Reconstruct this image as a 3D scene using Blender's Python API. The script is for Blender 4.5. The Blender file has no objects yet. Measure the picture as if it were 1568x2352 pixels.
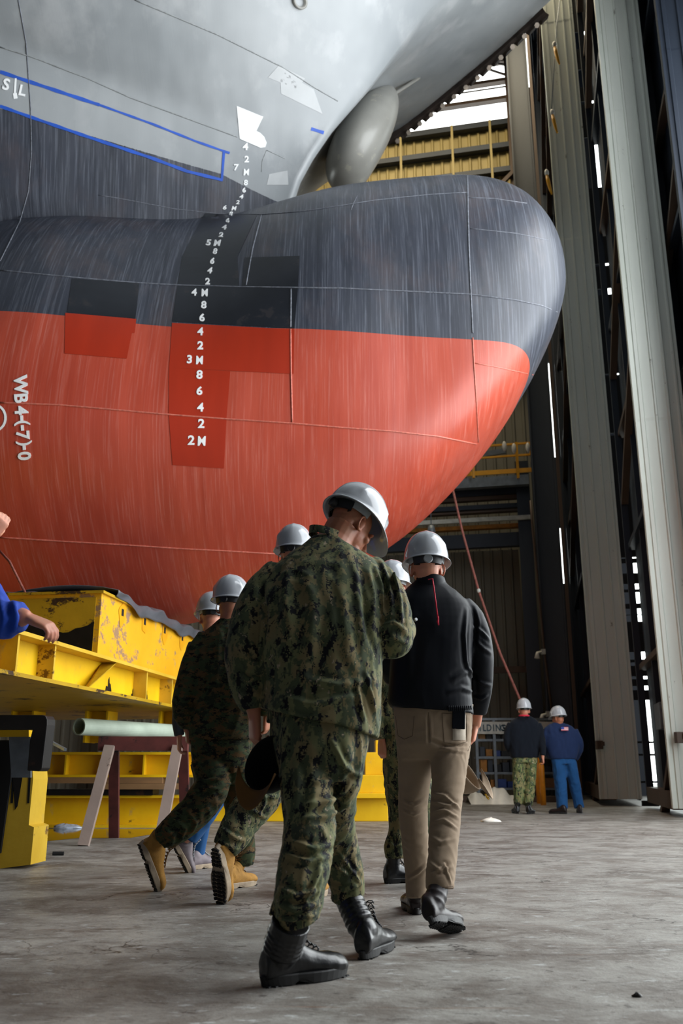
import bpy, bmesh, math, random
import numpy as np
from mathutils import Vector, Matrix, noise
from mathutils.bvhtree import BVHTree
C = bpy.context.scene.collection
R = math.radians
random.seed(7)

# ------------------------------------------------------------------ camera
F = 2050.0; PITCH = math.atan(587 / F); CH = 0.70          # focal length in pixels of the 1568x2352 frame, tilt, camera height
cp, sp = math.cos(PITCH), math.sin(PITCH)
cd = bpy.data.cameras.new('camera'); cam = bpy.data.objects.new('camera', cd); C.objects.link(cam)
cam.location = (0, 0, CH); cam.rotation_euler = (math.pi/2 + PITCH, 0, 0)
cd.sensor_fit = 'VERTICAL'; cd.sensor_height = 36; cd.sensor_width = 24; cd.lens = 36 * F / 2352
cd.clip_end = 300; cd.dof.use_dof = True; cd.dof.focus_distance = 5.2; cd.dof.aperture_fstop = 3.2
bpy.context.scene.camera = cam
vs = bpy.context.scene.view_settings
bpy.context.scene.display_settings.display_device = 'sRGB'
vs.view_transform = 'Standard'; vs.look = 'None'; vs.gamma = 1; vs.exposure = 0.0; vs.use_curve_mapping = False

def ray(x, y):
    u = (x - 784) / F; v = (1176 - y) / F
    return Vector((u, cp - v * sp, sp + v * cp))
def at(x, y, Y):                                            # the point seen at (x, y) that lies Y metres away
    r = ray(x, y); return Vector((0, 0, CH)) + r * (Y / r.y)
def atz(x, y, z):
    r = ray(x, y); return Vector((0, 0, CH)) + r * ((z - CH) / r.z)
HA = R(12.0)                                                # the hall stands turned 12 degrees to the view
E1 = Vector((math.cos(HA), -math.sin(HA), 0)); E2 = Vector((math.sin(HA), math.cos(HA), 0))
def hall(a, b, z=0): return E1 * a + E2 * b + Vector((0, 0, z))

# ------------------------------------------------------------------ world and light
w = bpy.data.worlds.new('world'); bpy.context.scene.world = w; w.use_nodes = True
nt = w.node_tree; nt.nodes.clear()
tc = nt.nodes.new('ShaderNodeTexCoord'); sep = nt.nodes.new('ShaderNodeSeparateXYZ')
mr = nt.nodes.new('ShaderNodeMapRange'); mr.inputs[1].default_value = 0.1; mr.inputs[2].default_value = 0.6
mx = nt.nodes.new('ShaderNodeMixRGB'); bg = nt.nodes.new('ShaderNodeBackground'); wo = nt.nodes.new('ShaderNodeOutputWorld')
mx.inputs[1].default_value = (0.065, 0.072, 0.085, 1); mx.inputs[2].default_value = (4.2, 4.5, 4.4, 1)
nt.links.new(tc.outputs['Generated'], sep.inputs[0]); nt.links.new(sep.outputs['Y'], mr.inputs[0])
nt.links.new(mr.outputs[0], mx.inputs[0]); nt.links.new(mx.outputs[0], bg.inputs[0]); nt.links.new(bg.outputs[0], wo.inputs[0])
bg.inputs[1].default_value = 1.0

def area(name, loc, target, sx, sy, power, col=(1, 1, 1)):
    l = bpy.data.lights.new(name, 'AREA'); l.shape = 'RECTANGLE'; l.size = sx; l.size_y = sy; l.energy = power; l.color = col
    o = bpy.data.objects.new(name, l); C.objects.link(o); o.location = loc
    o.rotation_euler = (Vector(target) - Vector(loc)).to_track_quat('-Z', 'Y').to_euler(); return o
# daylight through the open side of the hall, to the right of the people
area('open_doorway_daylight', hall(5.2, 8.4, 6.6), hall(0, 8.8, 5.9), 9.0, 12.5, 2350, (0.93, 0.97, 1.0))
# warm fill lamp added under the roof to brighten the end wall
area('end_wall_fill', hall(-2, 19.5, 22), hall(-1.5, 22, 5), 8, 4, 1000, (1.0, 0.86, 0.6))

# ------------------------------------------------------------------ materials
M = {}
def srgb(h):
    if isinstance(h, str):
        h = h.lstrip('#'); c = [int(h[i:i+2], 16) / 255 for i in (0, 2, 4)]
    else: c = h
    return tuple(x / 12.92 if x <= .04045 else ((x + .055) / 1.055) ** 2.4 for x in c) + (1,)
class NT:
    def __init__(s, name):
        s.m = bpy.data.materials.new(name); s.m.use_nodes = True; s.t = s.m.node_tree; s.t.nodes.clear(); M[name] = s.m
        s.out = s.n('OutputMaterial'); s.b = s.n('BsdfPrincipled'); s.l(s.b.outputs[0], s.out.inputs[0])
        s.co = s.n('TexCoord').outputs['Object']
    def n(s, k, **kw):
        x = s.t.nodes.new('ShaderNode' + k)
        for a, b in kw.items(): setattr(x, a, b)
        return x
    def l(s, a, b): s.t.links.new(a, b)
    def mapv(s, scale=(1, 1, 1), co=None, rot=(0, 0, 0)):
        x = s.n('Mapping'); x.inputs['Scale'].default_value = scale; x.inputs['Rotation'].default_value = rot; s.l(co or s.co, x.inputs[0]); return x.outputs[0]
    def noise(s, scale, detail=3, co=None, rough=.55, dist=0):
        x = s.n('TexNoise'); x.inputs['Scale'].default_value = scale; x.inputs['Detail'].default_value = detail
        x.inputs['Roughness'].default_value = rough; x.inputs['Distortion'].default_value = dist
        s.l(co or s.co, x.inputs['Vector']); return x.outputs['Fac']
    def ramp(s, fac, lo, hi, a=0., b=1.):
        x = s.n('MapRange'); x.inputs[1].default_value = lo; x.inputs[2].default_value = hi; x.inputs[3].default_value = a; x.inputs[4].default_value = b
        s.l(fac, x.inputs[0]); return x.outputs[0]
    def mix(s, fac, a, b, mode='MIX'):
        x = s.n('MixRGB', blend_type=mode)
        for i, v in ((0, fac), (1, a), (2, b)):
            if hasattr(v, 'links'): s.l(v, x.inputs[i])
            else: x.inputs[i].default_value = v
        return x.outputs[0]
    def math(s, op, a, b=0.):
        x = s.n('Math', operation=op)
        for i, v in ((0, a), (1, b)):
            if hasattr(v, 'links'): s.l(v, x.inputs[i])
            else: x.inputs[i].default_value = v
        return x.outputs[0]
    def bump(s, h, st=.3, dist=.01, nrm=None):
        x = s.n('Bump'); x.inputs['Strength'].default_value = st; x.inputs['Distance'].default_value = dist
        s.l(h, x.inputs['Height'])
        if nrm: s.l(nrm, x.inputs['Normal'])
        s.l(x.outputs[0], s.b.inputs['Normal']); return x.outputs[0]
    def set(s, col=None, rough=None, metal=None, spec=None, coat=None, sss=None):
        def p(k, v):
            if v is None: return
            if hasattr(v, 'links'): s.l(v, s.b.inputs[k])
            else: s.b.inputs[k].default_value = v
        p('Base Color', col); p('Roughness', rough); p('Metallic', metal); p('Specular IOR Level', spec); p('Coat Weight', coat)
        return s.m
def pmat(name, col, rough=.6, metal=0., var=.12, scale=6., bump=.0, bscale=60., stretch=(1, 1, 1), spot=None, spec=.5):
    t = NT(name); c = srgb(col); v = t.mapv(stretch)
    n1 = t.noise(scale, 4, v)
    lo = tuple(x * (1 - var * 2) for x in c[:3]) + (1,); hi = tuple(min(1, x * (1 + var * 1.5)) for x in c[:3]) + (1,)
    base = t.mix(t.ramp(n1, .3, .7), lo, hi)
    if spot:
        sc, th, scol = spot; base = t.mix(t.ramp(t.noise(sc, 6, v, .7), th, th + .04), base, srgb(scol))
    t.set(base, rough, metal, spec)
    if bump: t.bump(t.noise(bscale, 3), bump, .004)
    return t.m

# ------------------------------------------------------------------ mesh helpers
def tag(o, label=None, cat=None, group=None, kind=None):
    if label: o['label'] = label
    if cat: o['category'] = cat
    if group: o['group'] = group
    if kind: o['kind'] = kind
    return o
def empty(name, loc=(0, 0, 0), rz=0.):
    o = bpy.data.objects.new(name, None); C.objects.link(o); o.location = loc; o.rotation_euler = (0, 0, rz); o.empty_display_size = .1; return o
def link(name, me, mat=None, parent=None, smooth=False, world=True):
    """link a mesh given in world coordinates (world=True) or in its thing's own coordinates"""
    o = bpy.data.objects.new(name, me); C.objects.link(o)
    if mat is not None: me.materials.append(mat)
    if parent is not None:
        o.parent = parent
        if world:
            mw = Matrix.Identity(4); q = parent
            chain = []
            while q: chain.append(q.matrix_basis.copy()); q = q.parent
            for b in reversed(chain): mw = mw @ b
            me.transform(mw.inverted())
    if smooth:
        me.polygons.foreach_set('use_smooth', [True] * len(me.polygons))
    return o
class MB:
    def __init__(s): s.v = []; s.f = []
    def add(s, vs_, fs_):
        n = len(s.v); s.v += [tuple(x) for x in vs_]; s.f += [tuple(i + n for i in f) for f in fs_]; return s
    def box(s, c, d, m=None):
        """box centred at c with full sizes d; m an optional 3x3/4x4 matrix"""
        c = Vector(c); pts = []
        for x in (-.5, .5):
            for y in (-.5, .5):
                for z in (-.5, .5):
                    p = Vector((x * d[0], y * d[1], z * d[2]))
                    if m is not None: p = m @ p
                    pts.append(p + c)
        return s.add(pts, [(0, 1, 3, 2), (4, 6, 7, 5), (0, 4, 5, 1), (2, 3, 7, 6), (0, 2, 6, 4), (1, 5, 7, 3)])
    def hbox(s, a0, a1, b0, b1, z0, z1, m=None):           # box in hall coordinates
        pts = [hall(a, b, z) for a in (a0, a1) for b in (b0, b1) for z in (z0, z1)]
        return s.add(pts, [(0, 1, 3, 2), (4, 6, 7, 5), (0, 4, 5, 1), (2, 3, 7, 6), (0, 2, 6, 4), (1, 5, 7, 3)])
    def bar(s, p, q, w_, h_, up=(0, 0, 1)):
        p, q = Vector(p), Vector(q); d = (q - p); L = d.length; d.normalize(); u = Vector(up)
        if abs(d.dot(u)) > .98: u = Vector((0, 1, 0))
        x = d.cross(u).normalized(); z = x.cross(d).normalized()
        return s.box((p + q) / 2, (w_, L, h_), Matrix((x, d, z)).transposed())
    def tube(s, pts, r, n=10, cap=True, up=None):
        pts = [Vector(p) for p in pts]; k = len(pts)
        rs = r if hasattr(r, '__len__') else [r] * k
        t0 = (pts[1] - pts[0]).normalized(); a = Vector((0, 0, 1)) if abs(t0.z) < .9 else Vector((1, 0, 0))
        x = t0.cross(a).normalized(); vs_ = []; fs_ = []
        for i, p in enumerate(pts):
            t = (pts[min(i + 1, k - 1)] - pts[max(i - 1, 0)]).normalized()
            x = (x - t * x.dot(t)).normalized(); y = t.cross(x)
            rr = rs[i]
            rx, ry = rr if hasattr(rr, '__len__') else (rr, rr)
            for j in range(n):
                an = 2 * math.pi * j / n; vs_.append(p + x * (math.cos(an) * rx) + y * (math.sin(an) * ry))
        for i in range(k - 1):
            for j in range(n):
                j2 = (j + 1) % n; fs_.append((i * n + j, i * n + j2, (i + 1) * n + j2, (i + 1) * n + j))
        if cap: fs_.append(tuple(range(n - 1, -1, -1))); fs_.append(tuple((k - 1) * n + j for j in range(n)))
        return s.add(vs_, fs_)
    def rings(s, rings, cap=True):
        n = len(rings[0]); vs_ = [p for r in rings for p in r]; fs_ = []
        for i in range(len(rings) - 1):
            for j in range(n):
                j2 = (j + 1) % n; fs_.append((i * n + j, i * n + j2, (i + 1) * n + j2, (i + 1) * n + j))
        if cap: fs_.append(tuple(range(n - 1, -1, -1))); fs_.append(tuple((len(rings) - 1) * n + j for j in range(n)))
        return s.add(vs_, fs_)
    def ell(s, c, r, m=None, nu=18, nv=12):
        c = Vector(c); rr = []
        for i in range(nv + 1):
            th = math.pi * (i + .0) / nv; th = min(max(th, .02), math.pi - .02); row = []
            for j in range(nu):
                ph = 2 * math.pi * j / nu
                p = Vector((r[0] * math.sin(th) * math.cos(ph), r[1] * math.sin(th) * math.sin(ph), -r[2] * math.cos(th)))
                if m is not None: p = m @ p
                row.append(p + c)
            rr.append(row)
        return s.rings(rr)
    def grid(s, P):
        """P: rows x cols of points"""
        n = len(P[0]); vs_ = [p for r in P for p in r]
        return s.add(vs_, [(i * n + j, i * n + j + 1, (i + 1) * n + j + 1, (i + 1) * n + j) for i in range(len(P) - 1) for j in range(n - 1)])
    def prism(s, poly, d):
        """extrude a polygon (list of 3d points) by the vector d"""
        n = len(poly); d = Vector(d); vs_ = [Vector(p) for p in poly] + [Vector(p) + d for p in poly]
        return s.add(vs_, [tuple(range(n - 1, -1, -1)), tuple(range(n, 2 * n))] + [(i, (i + 1) % n, (i + 1) % n + n, i + n) for i in range(n)])
    def mesh(s, name='m'):
        me = bpy.data.meshes.new(name); me.from_pydata(s.v, [], s.f); me.update(); return me
    def build(s, name, mat=None, parent=None, smooth=False, world=True, fix=True, bevel=0.):
        me = s.mesh(name)
        if fix or bevel:
            bm = bmesh.new(); bm.from_mesh(me)
            if bevel:
                bmesh.ops.bevel(bm, geom=[e for e in bm.edges if len(e.link_faces) == 2 and e.calc_face_angle(0) > .5], offset=bevel, segments=2, affect='EDGES', profile=.5)
            if fix: bmesh.ops.recalc_face_normals(bm, faces=bm.faces)
            bm.to_mesh(me); bm.free()
        return link(name, me, mat, parent, smooth, world)
def sstep(e0, e1, x):
    t = min(max((x - e0) / (e1 - e0), 0), 1); return t * t * (3 - 2 * t)
# ------------------------------------------------------------------ materials of the setting
t = NT('concrete'); v = t.mapv((1, 1.25, 1), rot=(0, 0, R(-12)))
n1 = t.noise(.55, 6, v, .6, .3); n2 = t.noise(2.6, 8, v, .72, .35); n3 = t.noise(28, 5, None, .7)
base = t.mix(t.ramp(n1, .3, .72), srgb('#655f59'), srgb('#8f8c86'))
base = t.mix(t.ramp(n2, .45, .68, 0, .9), base, srgb('#a3a19b'))
base = t.mix(t.ramp(n2, .5, .28, 0, .75), base, srgb('#564a40'))
st = t.noise(1.3, 8, t.mapv((.6, 1.6, 1), rot=(0, 0, R(-20))), .75, .5)
base = t.mix(t.ramp(st, .56, .64, 0, .75), base, srgb('#453a33'))
sc2 = t.noise(7, 6, t.mapv((1.2, 2.2, 1), rot=(0, 0, R(18))), .8, .6)
base = t.mix(t.ramp(sc2, .57, .64, 0, .75), base, srgb('#38332f'))
base = t.mix(t.ramp(t.noise(9, 5, t.mapv((1, 2, 1)), .7), .59, .66, 0, .75), base, srgb('#b4b6b4'))
base = t.mix(t.ramp(t.noise(30, 6, t.mapv((1, 3.5, 1), rot=(0, 0, R(8))), .8), .62, .68, 0, .7), base, srgb('#3a332d'))
base = t.mix(t.ramp(t.noise(4.3, 7, t.mapv((.35, 6, 1), rot=(0, 0, R(-28))), .7, .4), .63, .66, 0, .6), base, srgb('#6a4c38'))
vo = t.n('TexVoronoi', feature='DISTANCE_TO_EDGE'); vo.inputs['Scale'].default_value = 1.1
wn = t.n('TexNoise'); wn.inputs['Scale'].default_value = 2.5; wn.inputs['Detail'].default_value = 6; t.l(t.co, wn.inputs['Vector'])
ad = t.n('VectorMath', operation='ADD'); t.l(t.co, ad.inputs[0]); t.l(wn.outputs['Color'], ad.inputs[1]); t.l(ad.outputs[0], vo.inputs['Vector'])
crack = t.math('MULTIPLY', t.ramp(vo.outputs['Distance'], .012, .0), t.ramp(t.noise(.7, 2), .48, .56))
base = t.mix(crack, base, srgb('#2b2622'))
# two dark tyre tracks curving over the floor towards the doors
sx = t.n('SeparateXYZ'); t.l(t.co, sx.inputs[0])
for cx_, cy_, rad, wd, am in ((2.0, 3.6, 9.5, .10, .55), (2.0, 3.6, 9.9, .07, .45), (7.5, 17.5, 10.9, .09, .35), (7.5, 17.5, 11.3, .05, .3)):
    dx = t.math('SUBTRACT', sx.outputs['X'], cx_); dy = t.math('SUBTRACT', sx.outputs['Y'], cy_)
    r_ = t.math('SQRT', t.math('ADD', t.math('MULTIPLY', dx, dx), t.math('MULTIPLY', dy, dy)))
    d_ = t.math('ABSOLUTE', t.math('SUBTRACT', r_, rad))
    k_ = t.math('MULTIPLY', t.ramp(d_, wd, wd * .4, 0, am), t.ramp(n2, .35, .6, .35, 1))
    base = t.mix(k_, base, srgb('#2d2a28'))
t.set(base, t.ramp(n2, .3, .7, .62, .42), 0, .45)
t.bump(t.math('ADD', n3, t.math('MULTIPLY', n2, 2.)), .4, .008)

def wall_metal(name, c1, c2, rust=.0, rough=.55):
    t = NT(name); n = t.noise(1.2, 6, t.mapv((1, 1, .25)), .6); base = t.mix(t.ramp(n, .3, .7), srgb(c1), srgb(c2))
    if rust: base = t.mix(t.ramp(t.noise(5, 8, t.mapv((1, 1, .5)), .75), .66 - rust, .7 - rust, 0, .8), base, srgb('#4a3423'))
    t.set(base, rough, .1); t.bump(t.noise(20, 3), .08, .01); return t.m
wall_metal('pale_cladding', '#cfd4ca', '#e2e6dd', .02, .45)
wall_metal('tan_cladding', '#8c7c4c', '#a8965f', .0)
wall_metal('dim_cladding', '#6b675b', '#7d796b', .0)
wall_metal('dark_steel', '#1c2430', '#28303c', .0, .5)
wall_metal('column_steel', '#2a2e35', '#373c44', .0, .5)
wall_metal('brown_steel', '#43342a', '#594536', .03)
wall_metal('black_rubber', '#0b0c0e', '#141518', .0, .7)
wall_metal('roof_sheet', '#2a2e33', '#3a3e42', .0)
pmat('white_pipe_paint', '#b9bab2', .5)

# ------------------------------------------------------------------ floor, walls, roof
me = MB().add([(-40, -14, 0), (26, -14, 0), (26, 42, 0), (-40, 42, 0)], [(0, 1, 2, 3)])
me.add([(-40, -14, -.2), (26, -14, -.2), (26, 42, -.2), (-40, 42, -.2)], [(3, 2, 1, 0)])
tag(me.build('floor', M['concrete'], fix=False), kind='structure')

def corrugated(mb, a0, a1, b, z0, z1, pitch=.30, dep=.045, sgn=-1):
    """ribbed sheet in the plane of the end wall, ribs standing out towards the hall"""
    n = int((a1 - a0) / pitch); row = []
    for i in range(n):
        a = a0 + i * pitch
        row += [(a, 0), (a + pitch * .62, 0), (a + pitch * .72, dep), (a + pitch * .90, dep)]
    row.append((a0 + n * pitch, 0)); row.append((a1, 0))
    mb.grid([[hall(x, b + sgn * d, z) for x, d in row] for z in (z0, z1)])
BW = 25.0                                                     # the end wall stands 25 m down the hall
# wall_back: upper tan cladding with the clerestory opening above it
wb = empty('wall_back', hall(0, BW)); tag(wb, kind='structure')
zc0 = 20.85                                                   # sill of the clerestory
m = MB(); corrugated(m, -22, .35, BW, 12.2, zc0); m.hbox(-22, .35, BW + .02, BW + .1, 12.2, zc0); m.build('upper_cladding', M['tan_cladding'], wb)
m = MB(); corrugated(m, -22, .4, BW + .3, 0, 12.2); m.hbox(-22, .4, BW + .32, BW + .4, 0, 12.2); m.build('lower_cladding', M['dim_cladding'], wb)
m = MB(); m.hbox(.35, .94, BW + .3, BW + .4, 0, 30); m.hbox(1.04, 2.8, BW + .3, BW + .4, 0, 30)
m.hbox(-22, -4, BW, BW + .1, zc0, 30); m.hbox(-4, .35, BW, BW + .1, 23.25, 30); m.build('dark_infill', M['dark_steel'], wb)
for z in (12.3, 14.2, 16.9, 18.85, 19.75, 20.62):
    m = MB(); m.hbox(-22, .35, BW - .28, BW - .05, z, z + .18); m.build('girt', M['dark_steel'], wb)
for a in (-3.3, -1.62, -.4):
    m = MB(); m.hbox(a, a + .07, BW - .33, BW - .28, 12.3, 20.8); m.build('conduit', M['tan_cladding'], wb)
m = MB(); m.bar(hall(-1.2, BW - .4, 17.2), hall(.3, BW - .4, 18.7), .12, .12); m.build('brace', M['brown_steel'], wb)
# window_1: the clerestory, its mullions and the rail across it
w1 = empty('window_1', hall(-1, BW, zc0)); tag(w1, kind='structure')
for z, h_ in ((zc0, .1), (21.72, .12), (22.42, .12), (23.2, .2)):
    m = MB(); m.hbox(-4, .3, BW - .12, BW + .08, z, z + h_); m.build('mullion', M['brown_steel'], w1)
m = MB(); m.bar(hall(-3, BW - .2, 22.1), hall(.3, BW - .2, 22.1), .04, .04); m.build('mullion', M['brown_steel'], w1)
for a, b_, c, d in ((-.75, 23.1, .25, 22.5), (-.55, 23.2, .25, 22.9)):
    m = MB(); m.bar(hall(a, BW - .25, b_), hall(c, BW - .25, d), .06, .06); m.build('brace', M['brown_steel'], w1)
m = MB(); m.hbox(.2, .35, BW - .3, BW + .1, 12.3, 30); m.build('window_frame', M['brown_steel'], w1)

# roof
m = MB(); m.hbox(-30, 9, -16, BW + 1, 30, 30.2); tag(m.build('ceiling', M['roof_sheet']), kind='structure')
for b in range(2, 25, 6):
    m = MB(); m.hbox(-30, 9, b, b + .3, 28.6, 30); tag(m.build('trim_%d' % (b // 6 + 1), M['dark_steel']), kind='structure')
m = MB(); m.hbox(-34, -33.8, -16, BW + 1, 0, 30); tag(m.build('wall_left', M['dim_cladding']), kind='structure')

# ------------------------------------------------------------------ sliding door leaves on the right, each edge clad in pale ribbed sheet
def door_leaf(name, a0, b0, b1, wd, H_=26, gap=None, seed=1, face='pale_cladding'):
    rnd = random.Random(seed); r = empty(name, hall(a0 + wd / 2, b0)); tag(r, kind='structure')
    m = MB(); prof = [(0, 0), (.06, 0), (.075, .03), (.13, .03), (.145, 0), (.30, 0), (.315, .035), (.34, .035), (.355, 0), (.50, 0), (.515, .035), (.54, .035), (.555, 0), (.66, 0), (.675, .03), (.70, .03), (.71, 0), (.75, 0)]
    k = wd / .75
    zs = [.12, 6.2, 6.25, 12.3, 12.35, 18.4, 18.45, H_]
    m.grid([[hall(a0 + x * k, b0 - y - (.008 if i in (2, 3, 6, 7) else 0), z) for x, y in prof] for i, z in enumerate(zs)])
    m.hbox(a0, a0 + wd, b0 + .004, b0 + .05, .12, H_); m.hbox(a0 - .012, a0 + .02, b0 - .03, b0 + .12, .12, H_); m.hbox(a0 + wd - .02, a0 + wd + .012, b0 - .03, b0 + .12, .12, H_)
    m.build('edge_cladding', M[face], r)
    m = MB(); m.hbox(a0 + .2, a0 + .24, b0 + .05, b1, .1, H_); m.hbox(a0 + wd - .04, a0 + wd, b0 + .05, b1, .1, H_); m.build('outer_sheet', M['dark_steel'], r)
    z = .12; i = 0
    m = MB(); m.hbox(a0, a0 + .3, b0 + .05, b1, .1, .36); m.build('sill_beam', M['brown_steel'], r)
    while z < H_ - 2:
        z += 2.35
        m = MB(); m.hbox(a0 + .06, a0 + .2, b0 + .05, b1, z, z + .10); m.build('girt', M['dark_steel' if i % 2 else 'brown_steel'], r)
        if i % 2 == 0:
            m = MB(); m.bar(hall(a0 + .07, b0 + .1, z - 1.6 + (i % 4)), hall(a0 + .07, b1 - .1, z - 3.4 + (i % 4)), .13, .11); m.build('brace', M['brown_steel'], r)
        i += 1
    n = max(2, int((b1 - b0) / 1.6))
    for j in range(1, n):
        bb = b0 + (b1 - b0) * j / n
        m = MB(); m.hbox(a0 + .1, a0 + .2, bb, bb + .09, .1, H_); m.build('stud_post', M['dark_steel'], r)
    m = MB(); m.hbox(a0, a0 + .12, b1 - .10, b1, .1, H_); m.build('end_post', M['dark_steel'], r)
    return r
L1 = door_leaf('door_1', 1.12, 18.6, 24.8, .75, seed=3)
L2 = door_leaf('door_2', 1.90, 14.5, 17.92, .75, seed=4)
L3 = door_leaf('door_3', 2.72, 13.2, 17.4, .75, seed=5, face='dark_steel')
# ragged rubber seals that leave bits of daylight between the leaves
def seal(parent, a, b, wd, spans, mat='black_rubber', th=.02):
    for z0, z1 in spans:
        m = MB(); m.hbox(a, a + wd, b, b + th, z0, z1); m.build('rubber_seal', M[mat], parent)
def zat(px, py, P):                                            # height on the vertical through P that shows at row py
    lo, hi = -1., 40.
    for _ in range(40):
        mid = (lo + hi) / 2; d = mid - CH
        dep = P.y * cp + d * sp; yy = 1176 - F * (-P.y * sp + d * cp) / dep
        if yy > py: lo = mid
        else: hi = mid
    return lo
P = hall(1.93, 17.9)
gaps = [(1842, 1800), (1795, 1735), (1730, 1705), (1700, 1602), (1578, 1568), (1552, 1545), (1520, 1512), (1505, 1487), (1415, 1400), (1398, 1384), (1372, 1345), (1338, 1325), (1300, 1276), (1265, 1262), (972, 966), (830, 826), (640, 625), (572, 566), (388, 268), (190, 183), (150, 108), (60, 20)]
z = 0.; sp_ = []
for y0, y1 in gaps:
    za, zb_ = zat(0, y0, P), zat(0, y1, P); sp_.append((z, max(za, z))); z = zb_
sp_.append((z, 26)); seal(L1, 1.87, 18.62, .32, [q for q in sp_ if q[1] > q[0] + .01])

# the big dark roof column and the tight slit of daylight beside it
def px_col(name, xl, xr, ybot, Y, H_, mat, dep=.5):
    pl, pr = at(xl, ybot, Y), at(xr, ybot, Y); m = MB()
    c = (pl + pr) / 2; c.z = H_ / 2; wd = (pr - pl).length
    mt = Matrix.Rotation(-HA, 3, 'Z')
    for s_ in (-1, 1): m.box(c + mt @ Vector((s_ * (wd / 2 - .02), 0, 0)), (.04, dep, H_), mt)
    m.box(c, (wd - .04, .04, H_), mt); return m.build(name, M[mat])
tag(px_col('trim_7', 1268, 1326, 1838, 21.5, 28.5, 'column_steel'), kind='structure')
tag(px_col('trim_8', 1331, 1339, 1842, 21.0, 28.5, 'brown_steel', .1), kind='structure')
Pc = hall(.99, BW + .3); zz = 0.
m = MB()
for y0, y1 in ((1340, 1212), (1050, 832), (200, 40)):
    m.hbox(.94, 1.04, BW + .3, BW + .4, zz, zat(0, y0, Pc)); zz = zat(0, y1, Pc)
m.hbox(.94, 1.04, BW + .3, BW + .4, zz, 30); m.build('dark_infill', M['dark_steel'], wb)
# ------------------------------------------------------------------ the ship's bow
SY = 11.6                                                     # centreline
HXS = [-5.5, -3.5, -1.6, 0., 1.2, 2.4]
HP = dict(B=[2.9, 2.75, 2.32, 2.09, 1.9, 1.88], zt=[8.32, 8.37, 8.5, 8.71, 8.92, 9.27], zb=[2.12, 2.28, 2.62, 3.2, 4.08, 4.73],
          zm=[3.94, 4.31, 4.56, 4.96, 5.2, 5.99], nt=[1.57, 1.73, 1.64, 2.38, 2.44, 2.04], nb=[1.67, 1.56, 1.91, 2.48, 3.08, 3.01])
HT, HZ, HMB, HMT, HML = 3.12, 7.58, 2.94, 2.22, 1.99
def spl(ys, x):
    xs = np.array(HXS); ys = np.array(ys); n = len(xs); h = np.diff(xs); A = np.eye(n); r = np.zeros(n)
    for i in range(1, n - 1):
        A[i, i-1] = h[i-1]; A[i, i] = 2 * (h[i-1] + h[i]); A[i, i+1] = h[i]
        r[i] = 6 * ((ys[i+1] - ys[i]) / h[i] - (ys[i] - ys[i-1]) / h[i-1])
    Mm = np.linalg.solve(A, r); i = np.clip(np.searchsorted(xs, x) - 1, 0, n - 2); a = (xs[i+1] - x) / h[i]; b = 1 - a
    return a * ys[i] + b * ys[i+1] + ((a**3 - a) * Mm[i] + (b**3 - b) * Mm[i+1]) * h[i]**2 / 6
nX, nP = 150, 72; Xa = .8
hx = np.concatenate([np.linspace(-5.5, Xa, 90, endpoint=False), Xa + (HT - Xa) * np.sin(np.linspace(0, 1, 60) * math.pi / 2)])
hp = {k: spl(v, np.minimum(hx, 2.6)) for k, v in HP.items()}
q = np.clip((hx - Xa) / (HT - Xa), 0, 1)
rb, rt, rl = [(np.maximum(1 - q**m_, 0)) ** (1 / m_) for m_ in (HMB, HMT, HML)]
hp['B'] *= rb; hp['zt'] = HZ + (hp['zt'] - HZ) * rt; hp['zb'] = HZ + (hp['zb'] - HZ) * rl; hp['zm'] = HZ + (hp['zm'] - HZ) * np.minimum(rt, rl)
secs = []
def section(x, g):
    row = []
    for side in (1, -1):
        for j in range(nP):
            ph = -math.pi/2 + math.pi * (j / nP) if side == 1 else math.pi/2 - math.pi * (j / nP)
            s_, c_ = abs(math.sin(ph)), max(math.cos(ph), 0); n_ = g['nt'] if ph > 0 else g['nb']
            row.append((x, SY - side * g['B'] * c_ ** (2 / n_), g['zm'] + ((g['zt'] if ph > 0 else g['zb']) - g['zm']) * s_ ** (2 / n_)))
    return row
g0 = {k: float(v[0]) for k, v in hp.items()}
for x in (-16, -12, -9, -7, -6.2):
    g = dict(g0); g['B'] = g0['B'] + .28 * min(1, (-5.5 - x) / 4) ; g['zt'] = 8.3; secs.append(section(x, g))
for i, x in enumerate(hx): secs.append(section(float(x), {k: float(v[i]) for k, v in hp.items()}))
mb_bulb = MB().rings(secs)
# the flared bow above it
def lerp_t(tab, z):
    for (z0, v0), (z1, v1) in zip(tab, tab[1:]):
        if z <= z1: t_ = (z - z0) / (z1 - z0); return v0 + (v1 - v0) * max(t_, 0)
    return tab[-1][1]
STEM = [(7, -1.0), (8.2, -.80), (8.75, -.74), (9.2, -.62), (9.62, -.43), (10.13, -.14), (10.44, .08), (11.0, .48), (11.7, .92), (12.43, 1.4), (13.5, 2.45), (14.5, 3.9), (15.2, 4.9), (16, 5.8), (17, 6.8)]
FA = [(7, .22), (8, .38), (9, .43), (9.45, .44), (9.75, .50), (10.5, .95), (12.5, 1.9), (14.4, 3.1), (15.5, 2.7), (17, 2.4)]
FE = [(7, 1.1), (9, 1.08), (9.45, 1.10), (9.75, 1.02), (10.5, .8), (12.5, .66), (14.4, .6), (17, .6)]
def flare(d, z):
    b = lerp_t(FA, z) * max(d, 0) ** lerp_t(FE, z); b = b / (1 + (b / 7.2) ** 6) ** (1 / 6)
    r0 = .10 * min(1, max(d, 0) / .05) ** .5; return math.hypot(b, r0)
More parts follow.
